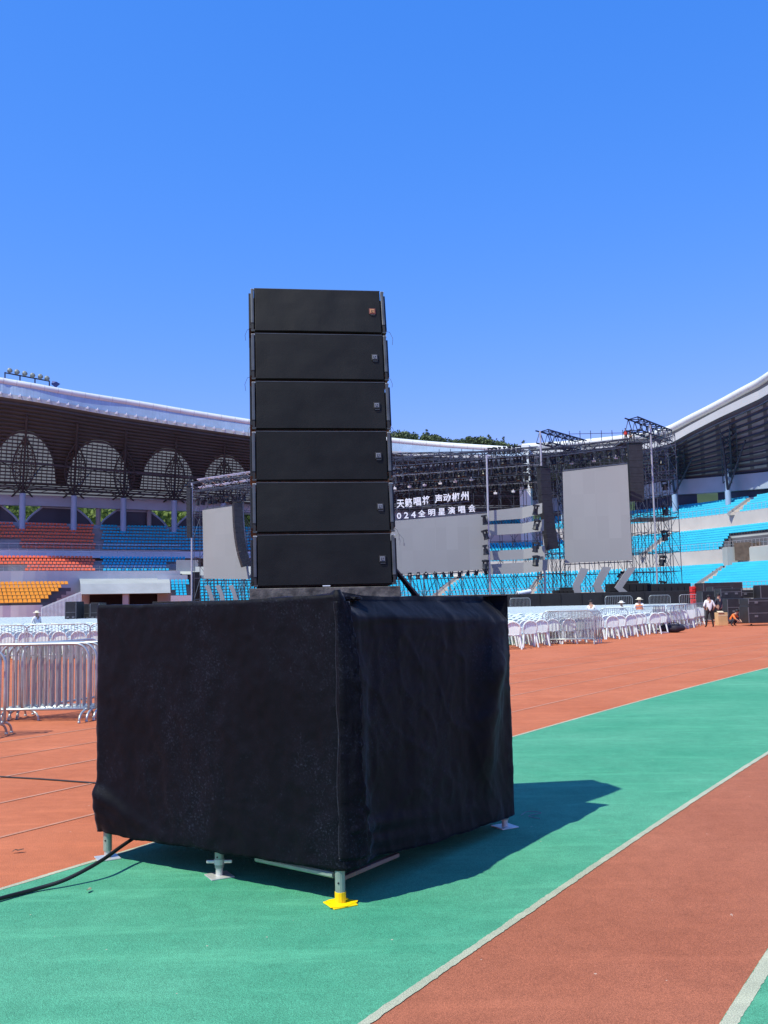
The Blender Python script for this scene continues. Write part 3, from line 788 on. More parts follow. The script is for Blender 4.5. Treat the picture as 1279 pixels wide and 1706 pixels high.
# (the metal skin stops short of the skylights: only a front strip)
b = MB(); loft(b, aL, aR, [(FO + .75, lambda a: zT(a) + .3), (FO + 4.0, lambda a: zF(a) + .6)], 60)
b.build('roof_skin', WHITEP, gl_)
# rear beam, walls
zb1 = zmeas(-.5, [(0, 824), (205, 830), (415, 838), (870, 852)]); zb0 = zmeas(-.5, [(0, 841), (205, 848), (415, 855), (870, 868)])
b = MB(); loft(b, aL, aR, [(.6, zb1), (-.5, zb1), (-.5, zb0), (.6, zb0)], 60); b.build('rear_beam', CONCB, gl_)
b = MB(); loft(b, aL, aR, [(-1, lambda a: zB(a) - .45), (-.4, lambda a: zB(a) - 1.0)], 60)
zs1 = zmeas(0, [(0, 869), (205, 876), (415, 882), (870, 893)])
b = MB(); loft(b, aL, aR, [(.0, lambda a: zs1(a) - 1.2), (.0, lambda a: zs1(a) + .0), (.5, lambda a: zs1(a) + .0), (.5, 0)], 60); b.build('rear_wall', CONCB, gl_)
# seating tiers of the left stand
def colL(split):
    return lambda a, k: 'o' if a < split else 'c'
zu0 = zat(100, 917, -9.5); zu1 = zat(100, 873, -1)
sp = inv(166, -5); gap = (inv(159, -5), inv(172, -5)); capx = [36, 122, 205, 290, 372]
cols = [inv(x, -2.5) for x in capx]
aEndL = inv(455, -6)
def skU(a, k):
    if gap[0] < a < gap[1]: return True
    if k >= 6 and any(abs(a - c) < (9 if k == 7 else 5) for c in cols): return True
    if k < 3 and a < inv(36, -7) and a > inv(-40, -7): return True
    return False
b = ST.tier(aL + 60, aEndL, -9.5, zu0, -.4, zu1, 8, colL(sp), skU); b.build('upper_terrace', CONCD, gl_)
zm1 = zat(100, 925, -13.5); zm0 = zat(100, 956, -19.5)
b = MB(); loft(b, aL, aEndL, [(-9.5, zu0), (-9.5, zm1 - .25), (-13.4, zm1 - .3)], 40); b.build('parapet_wall', mat('white_wall', (.62, .62, .66), .7, .06, .5), gl_)
zr0 = zat(100, 957, -19.5)
gm = (inv(160, -16), inv(173, -16)); eR = inv(282, -17.5)
def skM(a, k):
    if gm[0] < a < gm[1]: return True
    if a > eR: return k < 4 or a > inv(312, -14)
    if a < inv(46, -17) and k < 3 and a > inv(-40, -17): return True
    return False
b = ST.tier(aL + 60, inv(320, -15), -19.5, zm0 - .3, -13.4, zm1 - .3, 6, lambda a, k: 'o' if a < inv(166, -16) else 'c', skM); b.build('middle_terrace', CONCD, gl_)
zw = zat(60, 972, -20)
b = MB(); loft(b, aL, inv(300, -20), [(-19.5, zm0 - .3), (-19.6, zm0 - .3), (-19.6, zm0 + .35), (-20.2, zm0 + .35), (-20.2, zw - .2), (-20.2, 0)], 40); b.build('concourse_wall', CONL, gl_)
# thin rails along the parapets
for (o_, zf_, a0, a1) in ((-20.1, zm0 + 1.0, aL + 60, inv(282, -20)), (-9.7, zu0 + .9, aL + 60, inv(300, -9.7)), (-13.6, zm1 + .75, aL + 60, inv(300, -13))):
    n_ = 50; b = MB()
    for i in range(n_):
        p, q = S(a0 + (a1 - a0) * i / n_, o_, zf_), S(a0 + (a1 - a0) * (i + 1) / n_, o_, zf_)
        b.bar(p, q, .03, 4, cap=False); b.bar(p, p - Vector((0, 0, .8)), .025, 3, cap=False); b.bar(p - Vector((0, 0, .35)), q - Vector((0, 0, .35)), .018, 3, cap=False)
    b.build('railing', ALU, gl_)
# front orange block with slanting end
zo1 = zat(60, 974, -22); zo0 = zat(60, 1010, -30)
e0, e1 = inv(72, -30), inv(118, -22)
def skO(a, k): return a > e0 + (e1 - e0) * (k + .5) / 6 or a < inv(1, -26 + 0)
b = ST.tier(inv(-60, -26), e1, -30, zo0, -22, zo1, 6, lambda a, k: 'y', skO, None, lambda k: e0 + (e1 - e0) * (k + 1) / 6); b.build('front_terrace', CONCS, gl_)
CORR = mat('corrugated_bluegrey', (.46, .57, .66), .5, .12, 2.2)
b = MB()
YW = S(e0, -30.3, 0).y - .3; A_, B_ = Vector(((68 - 640) / FPX * YW, YW, 0)), Vector(((135 - 640) / FPX * YW, YW, 0))
zA, zB_ = ZP(70, 1012, YW), ZP(135, 985, YW)
for i in range(60):
    t0, t1 = i / 60, (i + 1) / 60; j = .06 * (i % 2)
    p, q = A_.lerp(B_, t0), A_.lerp(B_, t1)
    b.face([p + Vector((0, -j, 0)), q + Vector((0, -j, 0)), q + Vector((0, -j, zA + (zB_ - zA) * t1)), p + Vector((0, -j, zA + (zB_ - zA) * t0))])
b.build('corrugated_wall', CORR, gl_)
b = MB(); a_ = inv(-60, -30.1)
loft(b, a_, e0, [(-30.15, zo0 + .15), (-30.15, 0)], 10); b.build('front_wall', CONL, gl_)
# tunnel canopy with dark mouth and pier
cA, cB = inv(134, -23.5), inv(283, -23.5)
z1 = zat(200, 965, -21); z2 = zat(200, 972, -25); z3 = zat(200, 989, -25.5)
b = MB(); loft(b, cA, cB, [(-20.2, z1 + .1), (-24, z2), (-25.5, z3), (-20.3, z3 - .05)], 12); b.build('tunnel_canopy', mat('canopy_grey', (.33, .36, .38), .85, .1, .5), gl_)
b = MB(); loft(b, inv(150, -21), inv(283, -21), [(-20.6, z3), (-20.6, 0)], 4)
b.build('tunnel_mouth', mat('opening_shade', (.02, .02, .025), .9), gl_)  # near-black sheet paints the shaded depth of the opening
b = MB(); c_ = S(inv(210, -25), -24.8, 0); b.box(c_ + Vector((0, 0, z3 / 2)), (.7, .6, z3 - .01)); b.build('pier', CONC, gl_)
# small cyan block and landing right of the tunnel
sA, sB = inv(285, -25), inv(316, -25)
zc1 = zat(300, 969, -22); zc0 = zat(300, 996, -28)
b = ST.tier(sA, sB, -28, zc0, -22, zc1, 6, lambda a, k: 'c', lambda a, k: a < sA + (sB - sA) * (5 - k) * .06); b.build('side_terrace', CONCS, gl_)
b = MB(); loft(b, sA - 2, sB + 3, [(-28.1, zc0 + .3), (-28.1, 0)], 4); loft(b, inv(262, -21), inv(312, -21), [(-21, zat(290, 958, -21)), (-21, zat(290, 970, -21)), (-21, 0)], 4); b.build('side_wall', CONL, gl_)
b = MB(); loft(b, inv(293, -18), inv(330, -18), [(-18.2, zat(310, 933, -18)), (-18.2, zat(310, 952, -18)), (-20, zat(310, 957, -20))], 4); b.build('stair_landing', CONC, gl_)
b = MB(); loft(b, inv(318, -21), inv(332, -21), [(-21.3, zat(325, 953, -21)), (-21.3, 0)], 3); b.build('stair_void_shade', mat('opening_shade', (.02, .02, .025), .9), gl_)  # flat near-black sheet painting shade inside the stair opening
# lower cyan block behind the left screen
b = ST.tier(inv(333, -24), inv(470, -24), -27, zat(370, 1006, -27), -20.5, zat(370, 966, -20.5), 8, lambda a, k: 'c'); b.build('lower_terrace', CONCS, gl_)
b = MB(); loft(b, inv(335, -20), inv(470, -20), [(-20.4, zat(400, 958, -20.4)), (-20.4, zat(400, 966, -20.4) - .3)], 4)
loft(b, inv(325, -19), inv(470, -19), [(-19.4, zat(400, 944, -19)), (-20.3, zat(400, 958, -20.4))], 4); b.build('white_parapet', CONC, gl_)
# columns, struts and lattice lenses
ztop = [zmeas(-2.5, [(36, 822), (122, 826), (205, 830), (290, 834), (372, 838)])(c) for c in cols]
def lattice(b, c, zt, w=1.5):
    # lens of two lattice arms between the column head and the roof
    pts = []
    top = S(c, Uo(.16), zv(.16)(c) - .3); bot = S(c, -2.5, zt)
    for s_ in (-1, 1):
        line = []; line2 = []
        for i in range(13):
            t = i / 12; p = bot.lerp(top, t * .78)
            tt = (c2(c + 5) - c2(c - 5)).normalized(); wd = w * math.sin(math.pi * min(1, t * 1.02)) ** .8 * s_
            line.append(p + Vector((tt.x * wd, tt.y * wd, 0))); line2.append(p + Vector((tt.x * wd * .35, tt.y * wd * .35, 0)))
        b.tube(line, .10, 4); b.tube(line2, .07, 4)
        for i in range(12): b.bar(line[i], line2[i + 1], .055, 3, cap=False); b.bar(line2[i], line[i + 1], .055, 3, cap=False)
for c, zt in zip(cols, ztop):
    base = S(c, -2.5, 0); zbase = zat(100, 886, -2.5)
    b = MB(); b.bar(Vector((base.x, base.y, zbase - .6)), Vector((base.x, base.y, zt)), .43, 14); o = b.build('column', COLB, gl_, False)
    b = MB(); b.bar(Vector((base.x, base.y, zt)), S(c, Uo(.12), zv(.12)(c) - .3), .16, 6); b.build('roof_strut', BROWN, o)
    b = MB(); lattice(b, c, zt)
    tt = (c2(c + 5) - c2(c - 5)).normalized()
    for s_ in (-1, 1):   # raking braces
        b.bar(Vector((base.x, base.y, zt)), S(c + s_ * 30, Uo(.9), zv(.9)(c + s_ * 30) - .3), .09, 4, cap=False)
        b.bar(Vector((base.x, base.y, zt + 3)), S(c + s_ * 38, Uo(.62), zv(.62)(c + s_ * 38) - .4), .08, 4, cap=False)
        b.bar(Vector((base.x, base.y, zt + 1)), S(c + s_ * 18, Uo(.98), zB(c + s_ * 18) - .6), .12, 4, cap=False)
    b.build('lattice', BROWN, o)
b = MB()
for v, r_ in ((.56, .14), (.84, .12), (.90, .10)):
    for i in range(60):
        a = aL + (aR - aL) * i / 60; a2 = aL + (aR - aL) * (i + 1) / 60
        b.bar(S(a, Uo(v), zv(v)(a) - 1.1), S(a2, Uo(v), zv(v)(a2) - 1.1), r_, 4, cap=False)
        if v > .8:
            b.bar(S(a, Uo(v), zv(v)(a) - 1.1), S(a2, Uo(v), zv(v)(a2) - .4), .06, 3, cap=False)
b.build('tie_bar', BROWN, gl_)
# small posts behind the beam and the dark domes on the upper concourse
DOMEM = mat('dome_dark', (.035, .04, .06), .5, .15, .5)
for cpx, hw in ((-30, 60), (98, 56), (222, 56), (345, 52)):
    a0, a1 = inv(cpx - hw, 1.2), inv(cpx + hw, 1.2); rows = []
    hgt = 2.35
    P = []
    for i in range(21):
        u = -1 + 2 * i / 20; a = a0 + (a1 - a0) * i / 20
        zz = zs1(a) + .05 + hgt * min(1, (1 - abs(u)) * 2.0) ** .75
        P.append([S(a, .7, zs1(a) - .3), S(a, .7, zz), S(a, 2.4, zz + .15)])
    b = MB().grid(P, 21, 3); o = b.build('dome_roof', DOMEM, gl_)
    b = MB(); b.tube([P[i][1] + Vector((0, -.05, 0)) for i in range(21)], .16, 5); b.build('dome_rim', CONCB, o)
for x in (163, 248):
    a = inv(x, .2); p = S(a, .2, 0)
    MB().bar(Vector((p.x, p.y, zs1(a))), Vector((p.x, p.y, zB(a) - .5)), .36, 10).build('rear_post', CONCD, gl_)
    MB().bar(Vector((p.x, p.y, zs1(a) + 2.7)), Vector((p.x, p.y, zs1(a) + 4.0)), .40, 10).build('post_sleeve', COLB, gl_)
ST.finish(100)

# ---------------- end and right grandstand
gr_ = empty('grandstand', (0, 0, 0), 0, 'right grandstand curving behind the stage, all cyan seats, white roof edge', 'grandstand')
SR = Stand(gr_)
aS, aE = inv(640, -20), 1480
RO = -8.5
m_top = [(895, 743), (1000, 735), (1060, 728), (1110, 718), (1155, 697), (1200, 675), (1240, 654), (1279, 634)]
rT = zmeas(RO + .5, m_top)
rB1 = zmeas(RO, [(895, 752), (1000, 745), (1060, 740), (1110, 730), (1155, 708), (1200, 685), (1240, 666), (1279, 648)])
rB0 = zmeas(RO, [(895, 760), (1000, 754), (1060, 750), (1110, 742), (1155, 720), (1200, 698), (1240, 680), (1279, 662)])
rR = zmeas(0, [(895, 832), (1110, 800), (1279, 786)])
aW = inv(872, RO, 20)
def rz(v): return lambda a: rB0(a) * (1 - v) + rR(a) * v
def ro(v): return RO * (1 - v)
b = MB(); loft(b, aW, aE, [(RO, lambda a: rB0(a) + .02), (0, rR), (1.5, lambda a: rR(a) - .3)], 60); b.build('roof', mat('roof_dark_grey', (.11, .12, .13), .8, .2, .2), gr_)
b = MB()
for j in range(9):
    v0_ = .08 + j * .1
    for i in range(22):
        a = aW + (aE - aW) * (i + .12) / 22; a2 = aW + (aE - aW) * (i + .88) / 22
        b.face([S(a, ro(v0_), rz(v0_)(a) - .06), S(a2, ro(v0_), rz(v0_)(a2) - .06), S(a2, ro(v0_ + .055), rz(v0_ + .055)(a2) - .06), S(a, ro(v0_ + .055), rz(v0_ + .055)(a) - .06)])
b.build('roof_panel', mat('roof_panel_grey', (.24, .26, .27), .7, .2, .3), gr_)
b = MB(); pts = [S(aW + (aE - aW) * i / 90, RO + .8, rT(aW + (aE - aW) * i / 90)) for i in range(91)]
b.tube(pts, .52, 12); b.build('edge_tube', WHITEP, gr_, True)
b = MB()
for i in range(0, 91, 2):
    d = (pts[min(i + 1, 90)] - pts[max(i - 1, 0)]).normalized(); b.bar(pts[i] - d * .03, pts[i] + d * .03, .515, 12)
b.build('tube_seam', mat('seam_grey', (.45, .46, .48), .5), gr_)
b = MB(); loft(b, aW, aE, [(RO + .7, lambda a: rT(a) - .3), (RO + 1.2, lambda a: rB1(a) - .2)], 60); b.build('edge_recess', mat('recess_shade', (.16, .18, .19), .8), gr_)  # dark grey paints the shade in the gap under the tube
b = MB(); loft(b, aW, aE, [(RO + 1.2, lambda a: rB1(a) - .1), (RO - .05, rB1), (RO - .1, rB0), (RO + .5, lambda a: rB0(a) - .05)], 60); b.build('fascia', mat('fascia_white', (.44, .47, .49), .6, .05, .4), gr_)
b = MB(); loft(b, aW, aE, [(RO + .8, lambda a: rT(a) + .4), (1.5, lambda a: rR(a) + 1.0)], 60); b.build('roof_skin', WHITEP, gr_)
# white end portal between the two roofs
p_ = S(aW, RO - .3, 0); tt = (c2(aW + 8) - c2(aW - 8)).normalized()
b = MB(); zt_ = ZP(880, 742, p_.y); b.box(Vector((p_.x + .3, p_.y, zt_ / 2 + 4)), (1.7, 1.6, zt_ - 8), Rz(math.atan2(tt.y, tt.x)))
b.build('end_portal', WHITEP, gr_)
# purlins and lattice trusses under the right roof
b = MB()
for k in range(11):
    v = .05 + k * .09
    for i in range(30):
        a = aW + (aE - aW) * i / 30; a2 = aW + (aE - aW) * (i + 1) / 30
        b.bar(S(a, ro(v), rz(v)(a) - .3), S(a2, ro(v), rz(v)(a2) - .3), .12, 4, cap=False)
b.build('purlin', DARKM, gr_)
for a, col_px in [(inv(x, -3), x) for x in (940, 1030, 1127, 1216, 1300)]:
    zt = rR(a) - .5
    b = MB()
    p0_, p1_ = S(a, -7.5, rz(.12)(a) - 1.0), S(a, -1.5, rz(.9)(a) - 1.6)
    b.truss(p0_, p1_, 1.1, 1.3, .09)
    b.truss(S(a + 14, -7.6, rz(.1)(a + 14) - .6), S(a + 14, -2, rz(.8)(a + 14) - .8), .8, 1.2, .07)
    lean = -5.0
    b.bar(S(a, -3, zt - 2.2), S(a - 4, -6, rz(.3)(a) - .8), .16, 6)
    b.bar(S(a, -3, zt - 2.0), S(a + 34, -5, rz(.4)(a + 34) - .8), .12, 5)
    o = b.build('roof_truss', DARKM, gr_)
    p = S(a, -3, 0); zb_ = zat(1127, 868, -3)
    b = MB(); b.bar(Vector((p.x, p.y, zb_ - .4)), Vector((p.x, p.y, zt - 2)), .40, 14); b.bar(Vector((p.x, p.y, zt - 2)), S(a, -3, zt + 1), .28, 8); b.build('column', COLB, gr_)
b = MB(); loft(b, aS, aE, [(.6, lambda a: rR(a) - .15), (-.6, lambda a: rR(a) - .15), (-.6, lambda a: rR(a) - 2.3), (.6, lambda a: rR(a) - 2.3)], 60); b.build('rear_beam', CONCB, gr_)
for i in range(24):  # dark panels added to paint the shaded openings below the rear beam
    if i % 4 == 3: continue
    b = MB()
    a = inv(640, 0) + (aE - inv(640, 0)) * i / 24; a2 = inv(640, 0) + (aE - inv(640, 0)) * (i + 1) / 24
    b.face([S(a, .4, 14.1), S(a2, .4, 14.1), S(a2, .4, rR(a2) - 2.2), S(a, .4, rR(a) - 2.2)])
    b.build('rear_shade_panel', mat('rear_dark_blue', (.03, .045, .085), .4, .3, .3), gr_)
ZU1, ZU0, ZM1, ZM0, ZL1, ZL0 = 14.2, 11.6, 10.3, 6.6, 5.3, 1.75
b = MB(); loft(b, aS, aE, [(.0, ZU1 - 1), (.0, ZU1 + .1), (.5, ZU1 + .1), (.5, 0)], 60); b.build('rear_wall', CONCB, gr_)
def stair(x0, o0, x1, o1, hw):
    """aisle between (front param, offset) and (rear param, offset)"""
    A0_, A1_ = inv(x0, o0), inv(x1, o1)
    return lambda a, k, n: abs(a - (A0_ + (A1_ - A0_) * (k + .5) / n)) < hw
up1 = stair(1226, -8, 1262, 0, 6.0); up2 = stair(1010, -8, 1035, 0, 4.0); up3 = stair(760, -8, 770, 0, 4.0); up4 = stair(885, -8, 900, 0, 4.0)
b = SR.tier(aS, aE, -8, ZU0, -.3, ZU1, 7, lambda a, k: 'c', lambda a, k: any(f(a, k, 7) for f in (up1, up2, up3, up4))); b.build('upper_terrace', CONCS, gr_)
PAR = mat('parapet_pale', (.48, .46, .44), .8, .08, .4)
b = MB(); loft(b, aS, aE, [(-8.0, ZU0), (-8.05, ZU0 + .3), (-8.3, ZU0 + .3), (-8.3, ZM1 - .1), (-9.5, ZM1 - .5)], 60); b.build('parapet_wall', PAR, gr_)
m1 = stair(1075, -18, 1120, -9.5, 4.5); m2 = stair(745, -18, 752, -9.5, 4); m3 = stair(905, -18, 915, -9.5, 4)
tn0, tn1 = inv(1216, -15), inv(1330, -15)
b = SR.tier(aS, aE, -18, ZM0, -9.5, ZM1 - .5, 9, lambda a, k: 'c', lambda a, k: any(f(a, k, 9) for f in (m1, m2, m3)) or (a > tn0 + (5 - k) * -3.5 and a < tn1 and k < 6)); b.build('middle_terrace', CONCS, gr_)
b = MB(); loft(b, aS, aE, [(-18.0, ZM0), (-18.05, ZM0 + .3), (-18.3, ZM0 + .3), (-18.3, ZL1 - .2), (-19.6, ZL1 - .5)], 60); b.build('parapet_wall', PAR, gr_)
l1 = stair(1152, -29, 1212, -19.6, 5.0); l2 = stair(728, -29, 768, -19.6, 6.0); l3 = stair(885, -29, 905, -19.6, 4); l4 = stair(1020, -29, 1040, -19.6, 4)
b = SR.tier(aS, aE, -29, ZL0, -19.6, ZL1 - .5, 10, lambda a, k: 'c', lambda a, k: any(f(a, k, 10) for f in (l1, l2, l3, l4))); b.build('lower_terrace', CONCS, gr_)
b = MB(); loft(b, aS, aE, [(-29, ZL0), (-29.1, ZL0 + .35), (-29.4, ZL0 + .35), (-29.4, 0)], 60); b.build('front_wall', CONC, gr_)
# stair strips of the aisles
for (x0, o0, z0_, x1, o1, z1_, n) in ((1226, -8, ZU0, 1262, 0, ZU1, 7), (1152, -29, ZL0, 1212, -19.6, ZL1 - .5, 10), (728, -29, ZL0, 768, -19.6, ZL1 - .5, 10), (1075, -18, ZM0, 1120, -9.5, ZM1 - .5, 9), (885, -29, ZL0, 905, -19.6, ZL1 - .5, 10)):
    A0_, A1_ = inv(x0, o0), inv(x1, o1); b = MB(); b2 = MB()
    for k in range(n * 2):
        t = k / (2 * n); a = A0_ + (A1_ - A0_) * t; p = S(a, o0 + (o1 - o0) * t, z0_ + (z1_ - z0_) * t * (n - 1) / n)
        t3 = nrm2(a); M = Rz(math.atan2(t3.y, t3.x) - math.pi / 2)
        b.box(p + Vector((0, 0, .1)), (1.3, .5, .26), M); b2.box(p + M @ Vector((-.75, 0, .18)), (.3, .55, .5), M)
    b.build('stair_steps', mat('steps_tan', (.50, .45, .40), .9, .12, .6), gr_); b2.build('stair_kerb', CONCD, gr_)
# tunnel box in the middle tier
b = MB()
loft(b, tn0, tn1, [(-18.4, 0), (-18.4, ZM0 + .2), (-13, ZM0 + .25), (-13, ZM0 + 2.0), (-12.6, ZM0 + 2.0)], 10)
p, q = S(tn0, -18.4, 0), S(tn0, -13, 0)
b.face([p + Vector((0, 0, ZM0 - 2)), q + Vector((0, 0, ZM0 - 2)), q + Vector((0, 0, ZM0 + 2)), p + Vector((0, 0, ZM0 + .6))])
b.build('tunnel_box', CONC, gr_)
b = MB(); p = S(inv(1215, -19), -19.0, 0); b.box(p + Vector((0, 0, ZL1 - .1)), (1.5, 1.6, 3.6)); b.build('tunnel_pier', CONC, gr_)
b = MB(); q = S(inv(1243, -18.6), -18.45, 0); b.box(q + Vector((0, 0, ZM0 - .2)), (3.2, .1, 2.1), Rz(-.8)); b.build('tunnel_opening', mat('tunnel_brown', (.10, .075, .06), .9, .3, 2), gr_)
for (o_, zf_) in ((-8.35, ZU0 + 1.1), (-18.35, ZM0 + 1.15), (-29.45, ZL0 + 1.0)):
    n_ = 130; b = MB()
    for i in range(n_):
        a = aS + (aE - aS) * i / n_; a2 = aS + (aE - aS) * (i + 1) / n_
        p, q = S(a, o_, zf_), S(a2, o_, zf_)
        b.bar(p, q, .028, 4, cap=False); b.bar(p - Vector((0, 0, .4)), q - Vector((0, 0, .4)), .018, 3, cap=False); b.bar(p, p - Vector((0, 0, .9)), .022, 3, cap=False)
    b.build('railing', ALU, gr_)
SR.finish(100)

# ---------------- floodlights and loudspeaker on the left roof
zr_ = lambda x, y: D(x, y, S(inv(x, FO + 1.2, 25), FO + 1.2, 0).y)
fr = empty('floodlight_rack', zr_(45, 640), 0, 'row of six round floodlights on a thin frame above the left roof edge', 'floodlights')
o0 = fr.location.copy()
b = MB()
pts = [zr_(x, y) - o0 for x, y in ((8, 621), (82, 635))]
b.bar(pts[0], pts[1], .09, 5)
for x, y0, y1 in ((8, 620, 632), (33, 626, 637), (58, 630, 642), (82, 634, 646)): b.bar(zr_(x, y0) - o0, zr_(x, y1) - o0, .09, 5)
b.build('rack_frame', DARKM, fr)
for x, y in ((16, 617), (28, 619.5), (41, 622), (54, 625), (67, 627), (78, 630)):
    c = zr_(x, y) - o0
    o = MB().lathe((0, 0, 0), [(.02, .28), (.24, .24), (.33, .0), (.35, -.10), (.02, -.12)], 12).build('floodlight', mat('lamp_housing', (.17, .22, .22), .4), fr, False, loc=c)
    o.rotation_euler = (R(68), 0, R(15))
hp = zr_(93, 641)
b = MB(); b.add([hp + Vector(v) for v in ((-.5, 0, .55), (.15, -.3, .35), (.15, .3, .35), (.5, -.2, .1), (.5, .2, .15), (.0, 0, -.4), (-.55, -.2, .05), (-.55, .25, .0))], [(0, 1, 2), (1, 3, 4, 2), (1, 5, 3), (2, 4, 5), (0, 6, 1), (0, 2, 7), (6, 5, 1), (7, 2, 5), (6, 7, 5), (0, 7, 6), (3, 5, 4)])
b.bar(hp + Vector((0, 0, -.9)), hp, .08); 
tag(b.build('roof_horn', mat('horn_blue', (.02, .05, .22), .5)), 'dark blue horn loudspeaker standing alone beside the roof floodlights', 'loudspeaker')

# ---------------- wooded hill behind
FOL = mat('foliage_hazed', (.055, .085, .045), .8, .35, .25, col2=(.12, .17, .08), trans=.25)  # distance haze is mixed into these leaf colours
def hillz(x):
    return None
hb = MB(); P = []
prof = [(-400, 40), (-150, 34), (-60, 34), (0, 40), (30, 41.0), (58, 36.5), (80, 35.0), (110, 31), (180, 22), (400, 15)]
def hz(X):
    for i in range(len(prof) - 1):
        if X <= prof[i + 1][0]:
            t = (X - prof[i][0]) / (prof[i + 1][0] - prof[i][0]); return prof[i][1] * (1 - t) + prof[i + 1][1] * t
    return prof[-1][1]
HY = 330.0
def HX(px): return (px - 640) / FPX * HY
tgt = [(600, 716), (657, 721), (710, 726), (735, 727), (750, 737), (775, 731), (805, 732), (825, 737), (850, 740), (868, 745), (900, 746), (1000, 760)]
def hz(X):
    px = 640 + X * FPX / HY
    if px <= tgt[0][0]: return ZP(600, 716, HY)
    for i in range(len(tgt) - 1):
        if px <= tgt[i + 1][0]:
            t = (px - tgt[i][0]) / (tgt[i + 1][0] - tgt[i][0]); return ZP(px, tgt[i][1] * (1 - t) + tgt[i + 1][1] * t, HY)
    return ZP(1000, 760, HY) - (px - 1000) * .03
rows = []
for i in range(61):
    X = -320 + 640 * i / 60; h = max(6, hz(X) - 5)
    rows.append([(X, 200, 0), (X, 230, h * .22), (X, 280, h * .72), (X, HY, h), (X, 420, h * .5), (X, 560, 0)])
tag(MB().grid(rows, 61, 6).build('hill', mat('hill_green', (.03, .055, .015), .95, .3, .05), None, True), kind='structure')
rng = random.Random(3)
b = MB()
def clump(b, c, r, n):
    for _ in range(n):
        d = Vector((rng.gauss(0, 1), rng.gauss(0, 1), rng.gauss(0, 1))).normalized() * r * rng.uniform(.45, 1.0)
        p = c + Vector((d.x, d.y, d.z * .85)); s_ = rng.uniform(.35, .8) * (r / 3) ** .5
        u = Vector((rng.gauss(0, 1), rng.gauss(0, 1), rng.gauss(0, 1))).normalized(); v_ = u.orthogonal().normalized()
        w_ = u.cross(v_)
        b.face([p - v_ * s_, p + w_ * s_ * .6, p + v_ * s_, p - w_ * s_ * .6])
for i in range(150):
    X = rng.uniform(-12, 62); Y = HY + rng.uniform(-14, 6)
    h = hz(X); r_ = rng.uniform(1.3, 2.4)
    clump(b, Vector((X, Y, h - r_ * rng.uniform(.5, 1.0) - (HY - Y) * .12)), r_, 90)
for X, r_ in ((15.5, 1.0), (42, 1.2), (49, 1.4), (37, 1.2)):     # a few taller tops
    for k in range(4): clump(b, Vector((X + rng.uniform(-.3, .3), HY - 3, hz(X) + 1.5 - k * 1.1)), r_ * (.5 + .3 * k), 40)
tag(b.build('hill_forest', FOL), 'dense wood of green trees along the hill crest behind the stadium', 'wood', kind='stuff')
# trees seen through the rear opening of the left stand
b = MB(); a0 = inv(-10, 3)
for i in range(150):
    px_ = rng.uniform(-40, 440); Y = rng.uniform(165, 190); c = D(px_, rng.uniform(842, 880), Y)
    clump(b, c, rng.uniform(1.6, 2.6), 70)
tag(b.build('bright_treeline', mat('foliage_bright', (.08, .13, .03), .8, .45, .35, col2=(.20, .27, .06), trans=.35)), 'bright green trees seen through the opening behind the left stand', 'wood', kind='stuff')
# ================================================================== STAGE
YS = 92.0
SBLK = mat('stage_black', (.012, .013, .016), .7, .3, .8, bump=.3, bscale=3)
NAVY = mat('truss_navy', (.03, .05, .10), .5, .3, 2, metal=.2)
SCAF = mat('scaffold_steel', (.07, .085, .12), .55, .3, 2, metal=.3)
LAMPW = mat('lamp_face', (.78, .80, .85), .3, .05, 5)
def XP(px, Y): return (px - 640) / FPX * Y
x0, x1 = XP(300, 90), XP(1165, 88)
b = MB(); b.bbox(((x0 + x1) / 2, 90, .95), (x1 - x0, 22, 1.86), .03)
for i in range(28):
    x = x0 + (x1 - x0) * (i + .5) / 28; b.bar((x, 78.97, .02), (x, 78.97, 1.85), .03, 4)
stg = tag(b.build('concert_stage', SBLK), 'long low black skirted concert stage across the far end of the track', 'stage')
def scaffold(name, label, xs, ys, zs, diag=True, r=.033, m=None, planks=(), loc_rot=None, skip=0.0, group=None, cat='scaffold'):
    b = MB(); rg = random.Random(len(label))
    for x in xs:
        for y in ys: b.bar((x, y, zs[0]), (x, y, zs[-1] + .3), r * 1.2)
    for z in zs[1:]:
        for y in ys:
            for i in range(len(xs) - 1): b.bar((xs[i], y, z), (xs[i + 1], y, z), r, cap=False)
        for x in xs:
            for i in range(len(ys) - 1): b.bar((x, ys[i], z), (x, ys[i + 1], z), r, cap=False)
    if diag:
        for k in range(len(zs) - 1):
            for i in range(len(xs) - 1):
                for y in ys:
                    if rg.random() < .75:
                        a_, c_ = (xs[i], xs[i + 1]) if (i + k) % 2 else (xs[i + 1], xs[i])
                        b.bar((a_, y, zs[k]), (c_, y, zs[k + 1]), r * .75, 3, cap=False)
            for x in xs:
                for j in range(len(ys) - 1):
                    if rg.random() < .5: b.bar((x, ys[j], zs[k]), (x, ys[j + 1], zs[k + 1]), r * .75, 3, cap=False)
    for z in planks:
        b.box(((xs[0] + xs[-1]) / 2, (ys[0] + ys[-1]) / 2, z + .06), (xs[-1] - xs[0], ys[-1] - ys[0], .06))
    o = b.build(name, m or SCAF)
    return tag(o, label, cat, group)
def lin(a, b_, n): return [a + (b_ - a) * i / n for i in range(n + 1)]
